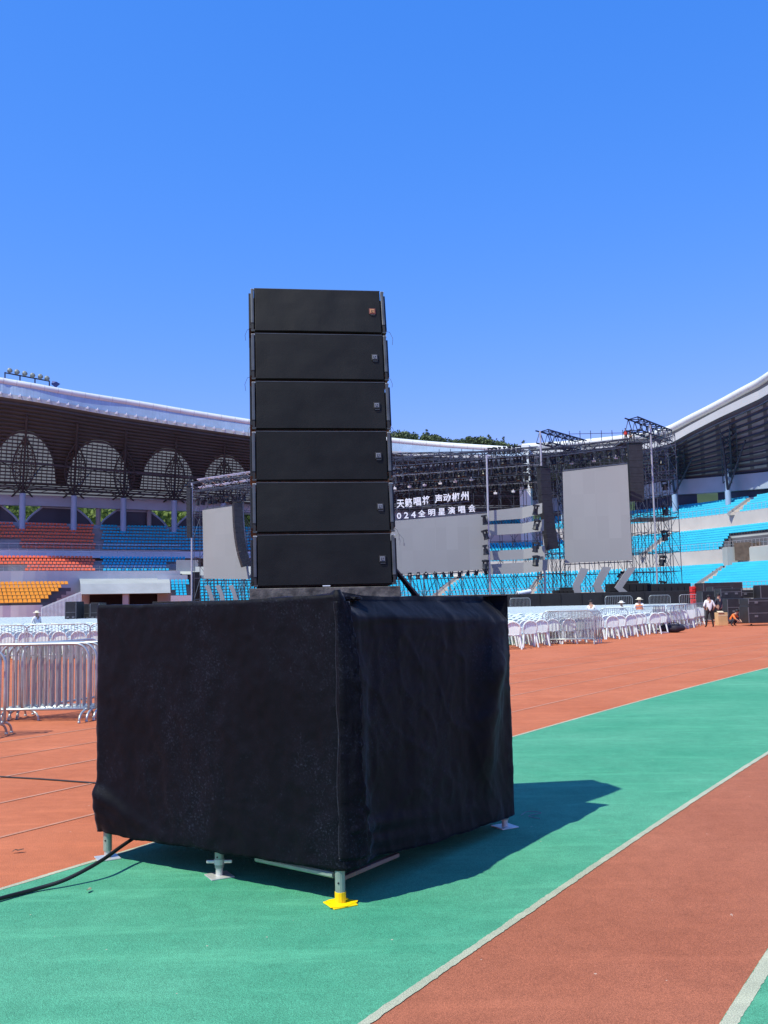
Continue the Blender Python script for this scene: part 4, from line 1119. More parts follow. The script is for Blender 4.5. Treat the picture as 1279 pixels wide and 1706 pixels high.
# --- scaffold towers, left to right
scaffold('scaffold_tower', 'dark scaffold tower carrying the left side screen', lin(XP(322, 94), XP(345, 94), 1), lin(94, 97, 1), lin(0, 12.5, 6))
scaffold('scaffold_tower', 'scaffold tower between the left screen and the loudspeaker stack', lin(XP(398, 94), XP(440, 94), 2), lin(93, 97, 2), lin(0, 12.8, 6))
scaffold('scaffold_wall', 'low lattice of scaffold tubes under the left side screen', lin(XP(335, 92), XP(415, 92), 5), [93.5, 95], lin(1.9, 4.1, 1))
scaffold('scaffold_wall', 'wide scaffold wall behind the main screen holding the banner letters', lin(XP(640, 98), XP(812, 98), 8), [98, 100], lin(1.9, 16.5, 8))
scaffold('scaffold_wall', 'scaffold wall behind the four narrow screen strips', lin(XP(815, 98), XP(900, 98), 4), [98, 100], lin(1.9, 16.6, 8))
scaffold('scaffold_tower', 'scaffold tower left of the big right screen', lin(XP(898, 95), XP(938, 95), 3), lin(93, 97, 2), lin(1.9, 15.8, 7), r=.034)
scaffold('scaffold_wall', 'scaffold wall around and under the big right screen', lin(XP(938, 94), XP(1052, 94), 7), [93.5, 96], lin(1.9, 16.6, 8), r=.034)
scaffold('scaffold_tower', 'tall open scaffold tower right of the big right screen', lin(XP(1054, 94), XP(1122, 94), 4), lin(92, 97, 2), lin(0, 17.2, 9), r=.034, planks=(2.2, 9.0))
scaffold('scaffold_railing', 'thin scaffold handrail along the top of the right stage roof', lin(XP(955, 92), XP(1045, 92), 5), [92], [ZP(1000, 734, 92), ZP(1000, 722, 92)], False, .035)
scaffold('scaffold_tower', 'upper scaffold mast in front of the end roof, left of the white portal', lin(XP(735, 93), XP(868, 93), 7), [93, 95], lin(14.5, ZP(800, 752, 93), 1), False, .035)
# --- roof trusses over the main screen: several layers of box truss
k = 0
tl = ['front', 'second', 'third', 'fourth', 'fifth']
for j, (Y, yl, yr, pl, pr) in enumerate([(86, 772, 752, 640, 895), (90, 788, 768, 645, 900), (93, 800, 783, 640, 905), (96, 814, 797, 640, 905), (98, 762, 757, 640, 880)]):
    b = MB(); b.truss(D(pl, yl, Y), D(pr, yr, Y), .75, 1.1, .05)
    tag(b.build('roof_truss', TRUSSHI if j in (1, 3) else SCAF), '%s box truss of the layered grid above the main screen' % tl[j], 'truss', None)
b = MB()
for i in range(12):
    px = 650 + i * 21
    b.bar(D(px, 766 - (px - 650) * .055, 85), D(px + 5, 800 - (px - 650) * .05, 99), .05, cap=False)
    b.bar(D(px, 775 - (px - 650) * .055, 85), D(px + 5, 812 - (px - 650) * .05, 99), .04, cap=False)
    b.bar(D(px, 764 - (px - 650) * .055, 86), D(px, 800 - (px - 650) * .055, 86), .035, cap=False)
    b.bar(D(px, 782, 94), D(px + 12, 836 - (px - 650) * .05, 97), .035, cap=False)
tag(b.build('truss_grid', SCAF), 'cross tubes tying the layered trusses above the main screen', 'truss')
# --- right roof grid
for j, (Y, yl, yr, pl, pr, lab) in enumerate([(89, 757, 738, 895, 1050, 'dark box truss along the front of the right stage roof'), (92, 766, 750, 895, 1050, 'box truss one bay behind the front of the right stage roof'), (95, 782, 764, 895, 1050, 'rear box truss just above the big right screen'),
        (91, 748, 735, 1060, 1120, 'short truss on top of the right scaffold tower'), (93, 800, 790, 1060, 1125, 'short truss across the right scaffold tower beside the speakers')]):
    b = MB(); b.truss(D(pl, yl, Y), D(pr, yr, Y), .8, 1.0, .055); tag(b.build('roof_truss', SCAF), lab, 'truss')
# black netting behind the right roof
b = MB()
b.face([D(893, 756, 97), D(1052, 742, 97), D(1052, 800, 97), D(893, 800, 97)]); b.face([D(893, 756, 97.05), D(893, 800, 97.05), D(1052, 800, 97.05), D(1052, 742, 97.05)])
o = b.build('scrim', mat('scrim_dark', (.018, .028, .03), .9, .4, .6)); tag(o, 'dark green black net stretched above the big right screen', 'net')
# left roof truss over the left screen
for j, (Y, a, c, lab) in enumerate([(90, (318, 812), (420, 800), 'grey lattice truss over the left screen, lower one'), (92, (322, 826), (420, 818), 'dark truss hung with lamps right above the left screen'), (94, (330, 806), (425, 792), 'pale upper truss over the left screen')]):
    b = MB(); b.truss(D(*a, Y), D(*c, Y), .8, .9, .055); tag(b.build('roof_truss', ALU if j == 2 else SCAF), lab, 'truss')
# --- projecting navy truss booms
def boom(p, q, Yp, Yq, lab):
    b = MB(); a_, c_ = D(*p, Yp), D(*q, Yq); b.truss(a_, c_, 1.15, 1.15, .075); tag(b.build('truss_boom', NAVY), lab, 'truss')
boom((903, 727), (968, 744), 86, 97, 'navy box truss boom sticking out over the left end of the right roof')
boom((1052, 706), (1110, 727), 86, 98, 'navy box truss boom above the hanging speakers at the far right')
# --- masts
MAST = mat('mast_pale', (.45, .47, .50), .4, .1, 3, metal=.4)
for (xa, ya, xb, yb, Y, lab) in [(318, 805, 319, 1003, 88, 'pale mast at the left end of the stage'), (809, 758, 817, 1003, 83, 'pale slim mast between the main screen and the narrow strips'),
        (899, 718, 909, 1000, 85.5, 'pale mast in front of the curved hanging speakers'), (1080, 703, 1096, 1000, 90, 'tall pale mast at the right scaffold tower')]:
    p = D(xb, yb, Y); t = D(xa, ya, Y); b = MB(); b.bar((p.x, Y, 0), (p.x + .05, Y, t.z), .085, 8)
    tag(b.build('mast', MAST), lab, 'mast')
# --- screens (thin cabinets with a frame behind)
def screen(name, q, Y, lab, thick=.18, panels=(0, 0), group=None):
    pts = [D(x, y, Yy) for (x, y), Yy in zip(q, Y)]      # tl, tr, br, bl
    nn = (pts[1] - pts[0]).cross(pts[3] - pts[0]); r_ = ray(*q[2]); kk = (pts[0] - Vector((0, 0, CAMH))).dot(nn) / r_.dot(nn)
    pts[2] = Vector((0, 0, CAMH)) + r_ * kk      # keep the face flat
    e = empty(name, (pts[2] + pts[3]) / 2, 0, lab, 'screen', group); o0 = e.location.copy()
    n = (pts[1] - pts[0]).cross(pts[3] - pts[0]).normalized(); n = n if n.y > 0 else -n
    b = MB(); f = [p - o0 for p in pts]; k_ = [p + n * thick for p in f]
    b.add(f + k_, [(0, 3, 2, 1), (4, 5, 6, 7), (0, 1, 5, 4), (1, 2, 6, 5), (2, 3, 7, 6), (3, 0, 4, 7)])
    b.build('led_face', LED, e)
    b = MB(); nx, nz = panels
    for i in range(1, nx): t = i / nx; b.bar(f[0].lerp(f[1], t) - n * .004, f[3].lerp(f[2], t) - n * .004, .008, 4, cap=False)
    for i in range(1, nz): t = i / nz; b.bar(f[0].lerp(f[3], t) - n * .004, f[1].lerp(f[2], t) - n * .004, .008, 4, cap=False)
    if b.v: b.build('module_joint', mat('joint_led', (.22, .225, .25), .8), e)
    b = MB()
    b.bar(f[3] + n * .25 + Vector((0, 0, -.12)), f[2] + n * .25 + Vector((0, 0, -.12)), .06); b.bar(f[0] + n * .25 + Vector((0, 0, .12)), f[1] + n * .25 + Vector((0, 0, .12)), .06)
    b.build('hanging_frame', SCAF, e)
    return e
screen('led_screen', ((337, 850), (402, 841), (413, 965), (339, 964)), (86, 83, 83, 86), 'tall left side screen, blank pale grey, partly hidden by the loudspeaker stack', panels=(0, 0))
screen('led_screen', ((640, 869), (812, 855), (813, 948), (640, 959.5)), (84.6, 84, 84, 84.6), 'wide blank grey main screen under the banner letters', panels=(0, 0))
screen('led_screen', ((937, 786), (1045, 773.5), (1053, 933), (941, 938)), (84, 82.5, 82.5, 84), 'big upright blank grey screen at the right of the stage', panels=(0, 0))
for (q, lab) in [(((814, 851), (870, 845), (903, 838), (903, 855), (870, 864), (815, 868)), 'topmost of the four narrow grey screen strips beside the mast'),
                 (((815, 874), (870, 872), (906, 865), (906, 884), (870, 889), (815, 892)), 'second narrow grey screen strip from the top'),
                 (((816, 918), (872, 915), (907, 909), (907, 926), (872, 932), (816, 934)), 'third narrow grey screen strip from the top'),
                 (((816, 940), (872, 937), (912, 932), (912, 950), (872, 955), (816, 957)), 'lowest of the four narrow grey screen strips')]:
    Ys = (83.6, 83.2, 81.8, 81.8, 83.2, 83.6); P_ = [D(x, y, Y) for (x, y), Y in zip(q, Ys)]
    th = Vector((0, .18, 0)); b = MB()
    b.add(P_ + [p + th for p in P_], [(0, 5, 4, 1), (1, 4, 3, 2), (6, 7, 10, 11), (7, 8, 9, 10), (0, 1, 7, 6), (1, 2, 8, 7), (2, 3, 9, 8), (3, 4, 10, 9), (4, 5, 11, 10), (5, 0, 6, 11)])
    tag(b.build('led_strip', LED), lab, 'screen')
# chevrons
def chev(pts, Y, lab):
    n_ = len(pts); P_ = [D(x, y, Y) for x, y in pts]; b = MB(); th = Vector((0, .16, 0))
    h = n_ // 2     # outer path then inner path reversed
    vs = P_ + [p + th for p in P_]; fs = []
    for i in range(h - 1): j = n_ - 1 - i; fs += [(i, i + 1, j - 1, j), (i + n_, j + n_, j - 1 + n_, i + 1 + n_)]
    for i in range(n_): k2 = (i + 1) % n_; fs.append((i, i + n_, k2 + n_, k2))
    b.add(vs, fs); tag(b.build('led_chevron', LED), lab, 'screen', None)
chev([(968, 946), (954, 975), (959, 996), (970, 996), (966, 977), (981, 948)], 82, 'leftmost of the three grey arrow shapes under the right screen')
chev([(1004, 944), (988, 975), (997, 996), (1010, 996), (1001, 976), (1019, 945)], 82, 'middle one of the three grey arrow shapes under the right screen')
chev([(1046, 946), (1024, 979), (1055, 1009), (1066, 1003), (1037, 979), (1060, 945)], 81.5, 'rightmost and longest grey arrow shape under the right screen')
for i, x in enumerate((340, 358, 380)):
    chev([(x, 976), (x + 7, 990), (x + 10, 1004), (x + 18, 1004), (x + 13, 988), (x + 8, 974)], 82, ('leftmost', 'middle', 'rightmost')[i] + ' short grey arrow shape below the left side screen')
# --- banner letters: real mounted characters
LETT = mat('letter_white', (.85, .85, .87), .5, .03, 3)
def letters(name, chars, row, size, Y, lab):
    e = empty(name, D(row[0][0], row[0][1], Y), 0, lab, 'sign'); o0 = e.location.copy()
    for ch, (px, py, pw, ph) in zip(chars, row):
        cu = bpy.data.curves.new('glyph', 'FONT'); cu.body = ch; cu.size = 1; cu.offset = .020; cu.extrude = .06; cu.resolution_u = 2
        tmp = bpy.data.objects.new('glyph', cu); COL.objects.link(tmp)
        bpy.context.view_layer.update()
        me = bpy.data.meshes.new_from_object(tmp.evaluated_get(bpy.context.evaluated_depsgraph_get()))
        bpy.data.objects.remove(tmp)
        xs_ = [v.co.x for v in me.vertices]; ys_ = [v.co.y for v in me.vertices]
        cx_, cy_ = (min(xs_) + max(xs_)) / 2, (min(ys_) + max(ys_)) / 2
        W_ = pw / FPX * Y; H_ = ph / FPX * Y; sx = W_ / (max(xs_) - min(xs_)); sy = H_ / (max(ys_) - min(ys_))
        c = D(px, py, Y) - o0
        for v in me.vertices:
            x, y, z = v.co; v.co = Vector(((x - cx_) * sx + c.x, -z + c.y, (y - cy_) * sy + c.z))
        me.materials.clear(); me.materials.append(LETT)
        o = bpy.data.objects.new('letter', me); COL.objects.link(o); o.parent = e
    b = MB(); p, q = D(row[0][0] - 8, row[0][1] + row[0][3] / 2 + 1, Y) - o0, D(row[-1][0] + 8, row[-1][1] + row[-1][3] / 2 + 1, Y) - o0
    b.bar(p + Vector((0, .12, 0)), q + Vector((0, .12, 0)), .04)
    p, q = D(row[0][0] - 8, row[0][1], Y) - o0, D(row[-1][0] + 8, row[-1][1], Y) - o0
    b.bar(p + Vector((0, .12, 0)), q + Vector((0, .12, 0)), .03); b.build('letter_rail', SCAF, e)
letters('banner_letters', '天籁唱将声动郴州', [(667, 839.5, 12.5, 14), (680.5, 837.5, 12.5, 15), (695, 835.5, 12.5, 14), (709.5, 833.5, 12.5, 15), (730.5, 831, 12.5, 14.5), (744.5, 829.5, 12.5, 14), (759, 828, 13, 14), (774, 826.5, 13, 15)], 0, 84.6,
        'upper row of white Chinese letters reading 天籁唱将 声动郴州 above the main screen')
letters('banner_letters', '2024全明星演唱会', [(651, 861, 8, 10.5), (664.5, 859.5, 7.5, 10.5), (676.5, 858.5, 7.5, 10.5), (688.5, 857.5, 8, 10.5), (702.5, 855.5, 12, 11.5), (719, 854, 11.5, 11.5), (735.5, 852.5, 11.5, 11.5), (752, 850.5, 12, 12), (769, 849, 11.5, 12), (786, 847, 12, 13)], 0, 84.6,
        'lower row of white letters 2024全明星演唱会 just above the main screen')
# --- hanging line arrays
ARR = mat('array_black', (.022, .025, .03), .5, .25, 3)
def array(path, wpx, n, Y, lab, yaw=0.0):
    P_ = [D(x, y, Y) for x, y in path]
    e = empty('hanging_line_array', P_[0], 0, lab, 'loudspeaker'); o0 = P_[0]
    seg = catmull(P_, 10); L_ = len(seg) - 1; W_ = wpx / FPX * Y
    for i in range(n):
        p = seg[int(i * L_ / n)] - o0; q = seg[int((i + 1) * L_ / n)] - o0; d = q - p; th = math.atan2(d.x, -d.z)
        M = Rz(yaw) @ Ry(-th)
        MB().bbox((p + q) / 2, (W_, .7, d.length * .985), .015, M).build('speaker_cabinet', ARR, e)
    b = MB(); b.box((0, 0, .12), (W_ * 1.05, .8, .1)); b.bar((0, 0, .1), (0, 0, 1.4), .04); b.bar((-W_ / 2, 0, .1), (0, 0, .8), .02); b.bar((W_ / 2, 0, .1), (0, 0, .8), .02); b.build('bumper_frame', DARKB, e)
array([(395, 838), (397, 880), (402, 915), (410, 943)], 15, 14, 82.0, 'curved dark line array hanging beside the left screen', .4)
array([(315, 812), (315, 850), (315.5, 896)], 7, 12, 86, 'thin black speaker column hanging left of the left screen')
array([(905, 780), (908, 830), (914, 880), (920, 915)], 19, 16, 84.5, 'long curved line array left of the big right screen', .35)
array([(1057, 741), (1059, 790), (1060, 835)], 23, 12, 84.2, 'straight flat line array hanging right of the big right screen')
# --- stage lamps
def lamp_mesh():
    b = MB(); b.box((0, 0, .02), (.42, .3, .12)); b.box((-.2, 0, -.2), (.05, .12, .36)); b.box((.2, 0, -.2), (.05, .12, .36))
    b.lathe((0, 0, -.45), [(.02, .28), (.15, .26), (.17, .05), (.21, -.14), (.02, -.16)], 8); return b
LM = lamp_mesh(); first = None; cnt = 0
def lamp(px, py, Y, lab, group, s_=1.0):
    global first, cnt
    if first is None: first = o = LM.build('moving_head_lamp', DARKB)
    else: o = first.copy(); COL.objects.link(o)
    o.location = D(px, py, Y); o.scale = (s_ * 1.1, s_ * 1.1, s_ * 1.1); o.rotation_euler = (random.uniform(-.25, .25), random.uniform(-.15, .15), random.uniform(0, 3)); tag(o, lab, 'stage lamp', group)
for r_, (Y, yl, yr) in enumerate([(86, 778, 759), (90, 793, 774), (93, 806, 789), (96, 820, 803)]):
    nl = 24 - r_
    for i in range(nl):
        px = 663 + (885 - 663) * i / (nl - 1) + random.uniform(-2, 2); lamp(px, yl + (yr - yl) * i / (nl - 1), Y, 'dark stage lamp hanging in row %s of the truss grid above the main screen' % ('one', 'two', 'three', 'four')[r_], 'lamps in truss row %d over the main screen' % (r_ + 1))
for i in range(7): lamp(830 + i * 8 - 14, 747.5 - i * .6, 91, 'dark lamp standing on the topmost tube above the mast and the white roof edge', 'lamps on the top tube', .9)
for i in range(10): lamp(905 + i * 15.5, 764 - i * 1.8, 89, 'dark lamp under the front truss of the right stage roof', 'lamps of the right roof front', 1.1)
for i in range(4): lamp(806 + i * .8, 860 + i * 25, 82.8, 'black lamp clamped to the mast in front of the main screen edge', 'lamps on the mast', 1.15)
for i, (x, y) in enumerate([(893, 843), (895, 868), (893, 905), (893, 928)]): lamp(x, y, 81.2, ('uppermost', 'second', 'third', 'lowest')[i] + ' black lamp at the right ends of the narrow screen strips', None, 1.2)
for i in range(11): lamp(668 + i * 14, 956.5 - i * .85, 84.5, 'small dark lamp hanging under the lower edge of the main screen', 'lamps under the main screen', .8)
for i in range(9): lamp(330 + i * 9.5, 831 - i * .9, 91, 'dark lamp on the truss above the left screen', 'lamps over the left screen', 1.0)
for i in range(6): lamp(1104 + random.uniform(-3, 3), 760 + i * 42, 91, 'dark lamp clamped inside the right scaffold tower', 'lamps in the right tower', 1.3)
# small bright par lights
pf = None
for i, (x, y, Y) in enumerate([(657, 814, 91), (682, 811, 91), (707, 808.5, 91), (733, 805.5, 91), (758, 802.5, 91), (785, 799.5, 91), (825, 822, 93), (855, 819, 93), (952, 772, 90), (989, 768, 90), (1026, 763, 90)]):
    if pf is None: b = MB(); b.bbox((0, 0, 0), (.34, .16, .2), .02); b.box((0, .02, .18), (.04, .04, .2)); pf = o = b.build('par_light', LAMPW)
    else: o = pf.copy(); COL.objects.link(o)
    o.location = D(x, y, Y)
    g = 'main screen' if x < 800 else ('narrow strips' if x < 900 else 'big right screen')
    tag(o, 'small white box light hung in a row above the %s' % g, 'stage lamp', 'white box lights above the %s' % g)
# --- people, gear
SKIN = mat('skin', (.42, .24, .16), .6, .05, 20); HAIR = mat('hair', (.012, .010, .010), .6)
def person(name, label, loc, pose, shirt, trousers, h=1.66, face=0.0, hat=None, vest=None):
    """pose: dict of joint -> local position in units of body height, z up, facing -y"""
    J = pose
    E_ = [('pelvis', 'belly'), ('belly', 'chest'), ('chest', 'neck'), ('neck', 'head'), ('head', 'crown')]
    for s_ in 'lr': E_ += [('chest', 'sh' + s_), ('sh' + s_, 'el' + s_), ('el' + s_, 'wr' + s_), ('wr' + s_, 'ha' + s_), ('pelvis', 'hip' + s_), ('hip' + s_, 'kn' + s_), ('kn' + s_, 'an' + s_), ('an' + s_, 'to' + s_)]
    rad = dict(pelvis=(.095, .075), belly=(.085, .065), chest=(.10, .070), neck=(.034, .034), head=(.050, .056), crown=(.044, .048), sh=(.040, .040), el=(.027, .027), wr=(.019, .019), ha=(.020, .014), hip=(.056, .056), kn=(.038, .038), an=(.026, .026), to=(.024, .018))
    names = list(J); me = bpy.data.meshes.new('body'); me.from_pydata([Vector(J[k_]) * h for k_ in names], [(names.index(a), names.index(c)) for a, c in E_], [])
    o = bpy.data.objects.new('body', me); COL.objects.link(o)
    md = o.modifiers.new('s', 'SKIN'); me.skin_vertices or None
    for i, k_ in enumerate(names):
        kk = k_[:-1] if k_[:-1] in rad and k_ not in rad else k_
        rr = rad[kk]; me.skin_vertices[0].data[i].radius = (rr[0] * h, rr[1] * h); me.skin_vertices[0].data[i].use_root = (k_ == 'pelvis')
    o.modifiers.new('u', 'SUBSURF').levels = 1; o.modifiers['u'].render_levels = 1
    bpy.context.view_layer.update()
    m2 = bpy.data.meshes.new_from_object(o.evaluated_get(bpy.context.evaluated_depsgraph_get()))
    bpy.data.objects.remove(o)
    for m in (SKIN, shirt, trousers, BLACKP): m2.materials.append(m)
    segs = []
    for a, c in E_:
        mi = 0
        if a in ('pelvis', 'belly', 'chest') and c not in ('neck',): mi = 1
        if a == 'pelvis' and c == 'belly': mi = 1
        if c[:-1] in ('hip', 'kn', 'an'): mi = 2
        if c[:-1] == 'to': mi = 3
        if c[:-1] in ('el',): mi = 1
        segs.append((Vector(J[a]) * h, Vector(J[c]) * h, mi))
    for f in m2.polygons:
        best = 9; bi = 0
        for a, c, mi in segs:
            d = c - a; t = max(0, min(1, (f.center - a).dot(d) / d.length_squared)); q = (f.center - a - d * t).length
            if q < best: best = q; bi = mi
        f.material_index = bi; f.use_smooth = True
    o = bpy.data.objects.new(name, m2); COL.objects.link(o); o.location = loc; o.rotation_euler = (0, 0, face); tag(o, label, 'person')
    hd = Vector(J['head']) * h; cr_ = Vector(J['crown']) * h; hc = (hd + cr_) / 2
    if hat is None:
        MB().lathe(hc + Vector((0, .012, .012)), [(.062 * h, -.02 * h), (.066 * h, .01 * h), (.055 * h, .04 * h), (.02 * h, .055 * h), (.002, .057 * h)], 12).build('hair', HAIR, o, True)
    else:
        MB().lathe(hc + Vector((0, 0, .03)), [(.125 * h, -.012 * h), (.115 * h, .0), (.066 * h, .004 * h), (.062 * h, .045 * h), (.03 * h, .058 * h), (.002, .059 * h)], 14).build('hat', hat, o, True)
    if vest:
        pl, ch = Vector(J['belly']) * h, Vector(J['chest']) * h
        P_ = []
        for i in range(16):
            t = 2 * math.pi * i / 16; P_.append([pl.lerp(ch, k_) + Vector((math.cos(t) * (.112 + .012 * k_) * h, math.sin(t) * .090 * h, 0)) for k_ in (-.3, .2, .7, 1.15)])
        MB().grid(P_, 16, 4, True).build('vest', vest, o, True)
    return o
stand = dict(pelvis=(0, 0, .53), belly=(0, 0, .60), chest=(0, .0, .74), neck=(0, 0, .84), head=(0, -.01, .90), crown=(0, -.005, .955),
    shl=(-.105, 0, .79), ell=(-.16, .03, .63), wrl=(-.12, -.03, .52), hal=(-.09, -.05, .50), shr=(.105, 0, .79), elr=(.17, .03, .64), wrr=(.12, -.02, .54), har=(.08, -.03, .53),
    hipl=(-.055, 0, .50), knl=(-.075, -.01, .28), anl=(-.095, .01, .045), tol=(-.105, -.07, .02), hipr=(.055, 0, .50), knr=(.085, -.01, .28), anr=(.12, .01, .045), tor=(.135, -.07, .02))
bend = dict(stand); bend.update(belly=(.02, -.06, .58), chest=(.05, -.17, .66), neck=(.06, -.25, .70), head=(.07, -.31, .72), crown=(.075, -.34, .74), shl=(-.06, -.18, .69), shr=(.15, -.18, .69), ell=(-.08, -.24, .54), elr=(.17, -.24, .54), wrl=(-.05, -.30, .43), wrr=(.14, -.30, .43), hal=(-.03, -.32, .40), har=(.12, -.32, .40))
sit = dict(stand); sit.update(pelvis=(0, 0, .28), belly=(0, .0, .35), chest=(0, -.01, .49), neck=(0, -.02, .59), head=(0, -.03, .65), crown=(0, -.03, .705), shl=(-.105, 0, .54), shr=(.105, 0, .54), ell=(-.14, -.05, .40), elr=(.14, -.05, .40), wrl=(-.09, -.16, .34), wrr=(.09, -.16, .34), hal=(-.05, -.19, .33), har=(.05, -.19, .33),
    hipl=(-.055, -.01, .27), hipr=(.055, -.01, .27), knl=(-.07, -.24, .28), knr=(.07, -.24, .28), anl=(-.07, -.23, .05), anr=(.07, -.23, .05), tol=(-.07, -.31, .02), tor=(.07, -.31, .02))
crouch = dict(sit); crouch.update(pelvis=(0, .05, .13), belly=(0, .0, .19), chest=(0, -.09, .30), neck=(0, -.15, .37), head=(0, -.19, .42), crown=(0, -.20, .47), shl=(-.10, -.09, .34), shr=(.10, -.09, .34), ell=(-.13, -.18, .22), elr=(.13, -.18, .22), wrl=(-.07, -.27, .14), wrr=(.07, -.27, .14), hal=(-.03, -.30, .11), har=(.03, -.30, .11),
    hipl=(-.055, .03, .12), hipr=(.055, .03, .12), knl=(-.10, -.17, .24), knr=(.10, -.17, .24), anl=(-.10, -.02, .045), anr=(.10, -.02, .045), tol=(-.11, -.10, .02), tor=(.11, -.10, .02))
SHW = mat('shirt_white', (.72, .72, .72), .8, .05, 8); SHP = mat('shirt_pale_blue', (.50, .55, .62), .8, .05, 8); TRB = mat('trousers_black', (.015, .015, .018), .8); ORV = mat('vest_orange', (.85, .20, .04), .6, .1, 8); REDV = mat('vest_red', (.6, .04, .03), .6, .1, 8); HATW = mat('hat_straw', (.62, .58, .45), .8, .1, 12); DKS = mat('shirt_dark', (.03, .035, .05), .8)
HATH = mat('hard_hat', (.78, .78, .76), .4)
person('person', 'standing worker in white shirt and black trousers with hands on hips, seen from behind', G(1183, 1045), stand, SHW, TRB, 1.56, math.pi)
person('person', 'worker in dark clothes standing right behind the cardboard box', G(1199, 1040), stand, DKS, TRB, 1.62, .5)
person('person', 'worker in orange top crouching beside the flight cases', G(1219, 1043), crouch, ORV, DKS, 1.6, .8)
def up_at(px, py_top, Y, z, h, frac): return Vector((XP(px, Y), Y, z))
person('person', 'worker in cream shirt leaning behind the right barricades', Vector((XP(980, 47), 47, ZP(980, 1000.5, 47) - 1.60)), stand, SHW, TRB, 1.66, -.6)
person('person', 'worker in pale shirt and white cap bending among the white chairs', Vector((XP(1030, 50), 50, ZP(1030, 1003, 50) - 1.52)), stand, SHP, TRB, 1.58, .9, HATH)
person('person', 'worker in orange vest and straw hat standing among the white chairs', Vector((XP(1060, 50), 50, ZP(1060, 995.5, 50) - 1.66)), stand, SHW, TRB, 1.66, 2.6, HATW, ORV)
person('person', 'person in white with pale hat among the chairs at far left', Vector((XP(61, 48), 48, ZP(61, 1017.5, 48) - 1.62)), stand, SHW, DKS, 1.62, 1.0, HATW)
zt_ = 17.3 - .02
tw = D(1050, 738, 92)
b = MB(); b.box((XP(1053, 92.5), 92.5, tw.z - .05), (2.0, 2.4, .08)); b.bar((XP(1043, 92), 92, tw.z), (XP(1043, 92), 92, 14), .05); b.bar((XP(1064, 92), 92, tw.z), (XP(1064, 92), 92, 14), .05)
tag(b.build('work_platform', SCAF), 'small work platform at the top of the right tower under the riggers', 'platform')
person('person', 'rigger in red vest on top of the right scaffold tower', Vector((XP(1050, 92), 92, tw.z)), stand, DKS, TRB, 1.5, .3, None, REDV)
person('person', 'rigger in dark clothes beside the one in the red vest on the tower', Vector((XP(1058, 92.6), 92.6, tw.z)), stand, DKS, TRB, 1.45, -.7)
# --- flight cases, boxes
CASE = mat('flight_case', (.02, .021, .025), .5, .25, 3); CASEM = mat('case_edge', (.16, .17, .18), .4, .1, 5, metal=.5)
def case(px0, px1, z0, z1, Y, dep, lab, rot=0.0, group=None):
    w_ = XP(px1, Y) - XP(px0, Y); c = Vector(((XP(px0, Y) + XP(px1, Y)) / 2, Y + dep / 2, z0)); h_ = z1 - z0
    e = empty('flight_case', c, rot, lab, 'case', group)
    MB().bbox((0, 0, h_ / 2 + (.08 if z0 < .1 else 0)), (w_, dep, h_ - (.1 if z0 < .1 else .02)), .02).build('case_body', CASE, e)
    b = MB()
    for s1 in (-1, 1):
        for s2 in (-1, 1): b.box((s1 * (w_ / 2), s2 * dep / 2, h_ / 2 + .06), (.035, .035, h_ - .16))
    b.box((0, -dep / 2 - .004, h_ * .66), (w_, .012, .03)); b.build('edge_trim', CASEM, e)
    b = MB(); b.box((-w_ * .25, -dep / 2 - .01, h_ * .5), (.16, .02, .1)); b.box((w_ * .25, -dep / 2 - .01, h_ * .5), (.16, .02, .1)); b.build('handle', CASEM, e)
    if z0 < .1:
        for s1 in (-1, 1): MB().bar((s1 * w_ * .4 - .03, -dep * .4, .05), (s1 * w_ * .4 + .03, -dep * .4, .05), .05, 8).build('wheel', BLACKP, e)
    return e
case(1206, 1246, 0, 1.28, 50, 1.2, 'wide black flight case behind the crouching worker')
case(1240, 1290, 0, .92, 46, 1.2, 'low black flight case at the right edge, bottom of its stack')
case(1241, 1291, .92, 1.32, 46, 1.2, 'thin black flight case lying on the low case at the right edge')
case(1165, 1200, 0, 1.7, 54, 1.0, 'tall dark flight case behind the standing worker')
case(1196, 1230, 1.28, 1.86, 51.5, 1.0, 'black flight case on top, behind the wide one')
case(1228, 1262, 1.3, 1.76, 52, 1.0, 'black case with grey fittings on the back row near the right edge')
case(1262, 1296, 0, 1.95, 51, 1.0, 'tall black flight case at the right edge behind the low stack')
case(1183, 1215, 0, 2.0, 60, 1.2, 'very tall black case stack against the lower seats')
case(1168, 1232, .0, 2.35, 70, 2.0, 'long black container just under the first cyan row')
RC = mat('crate_red', (.62, .03, .03), .5, .15, 2)
for i in range(3):
    for j in range(3):
        Y = 72; x = XP(1149 + i * 7.6, Y); o = MB().bbox((0, 0, 0), (.30, .5, .42), .03).box((0, -.26, .05), (.2, .03, .06)).build('red_crate', RC)
        o.location = (x, Y, 1.0 + j * .47); tag(o, '%s red crate in the %s column beside the stage end' % (('bottom', 'middle', 'top')[j], ('left', 'centre', 'right')[i]), 'crate', 'red crates stacked beside the stage')
b = MB(); b.bbox((XP(1157, 72), 72, .39), (1.6, 1.0, .76), .02); tag(b.build('crate_trolley', CASE), 'dark trolley under the red crates', 'trolley')
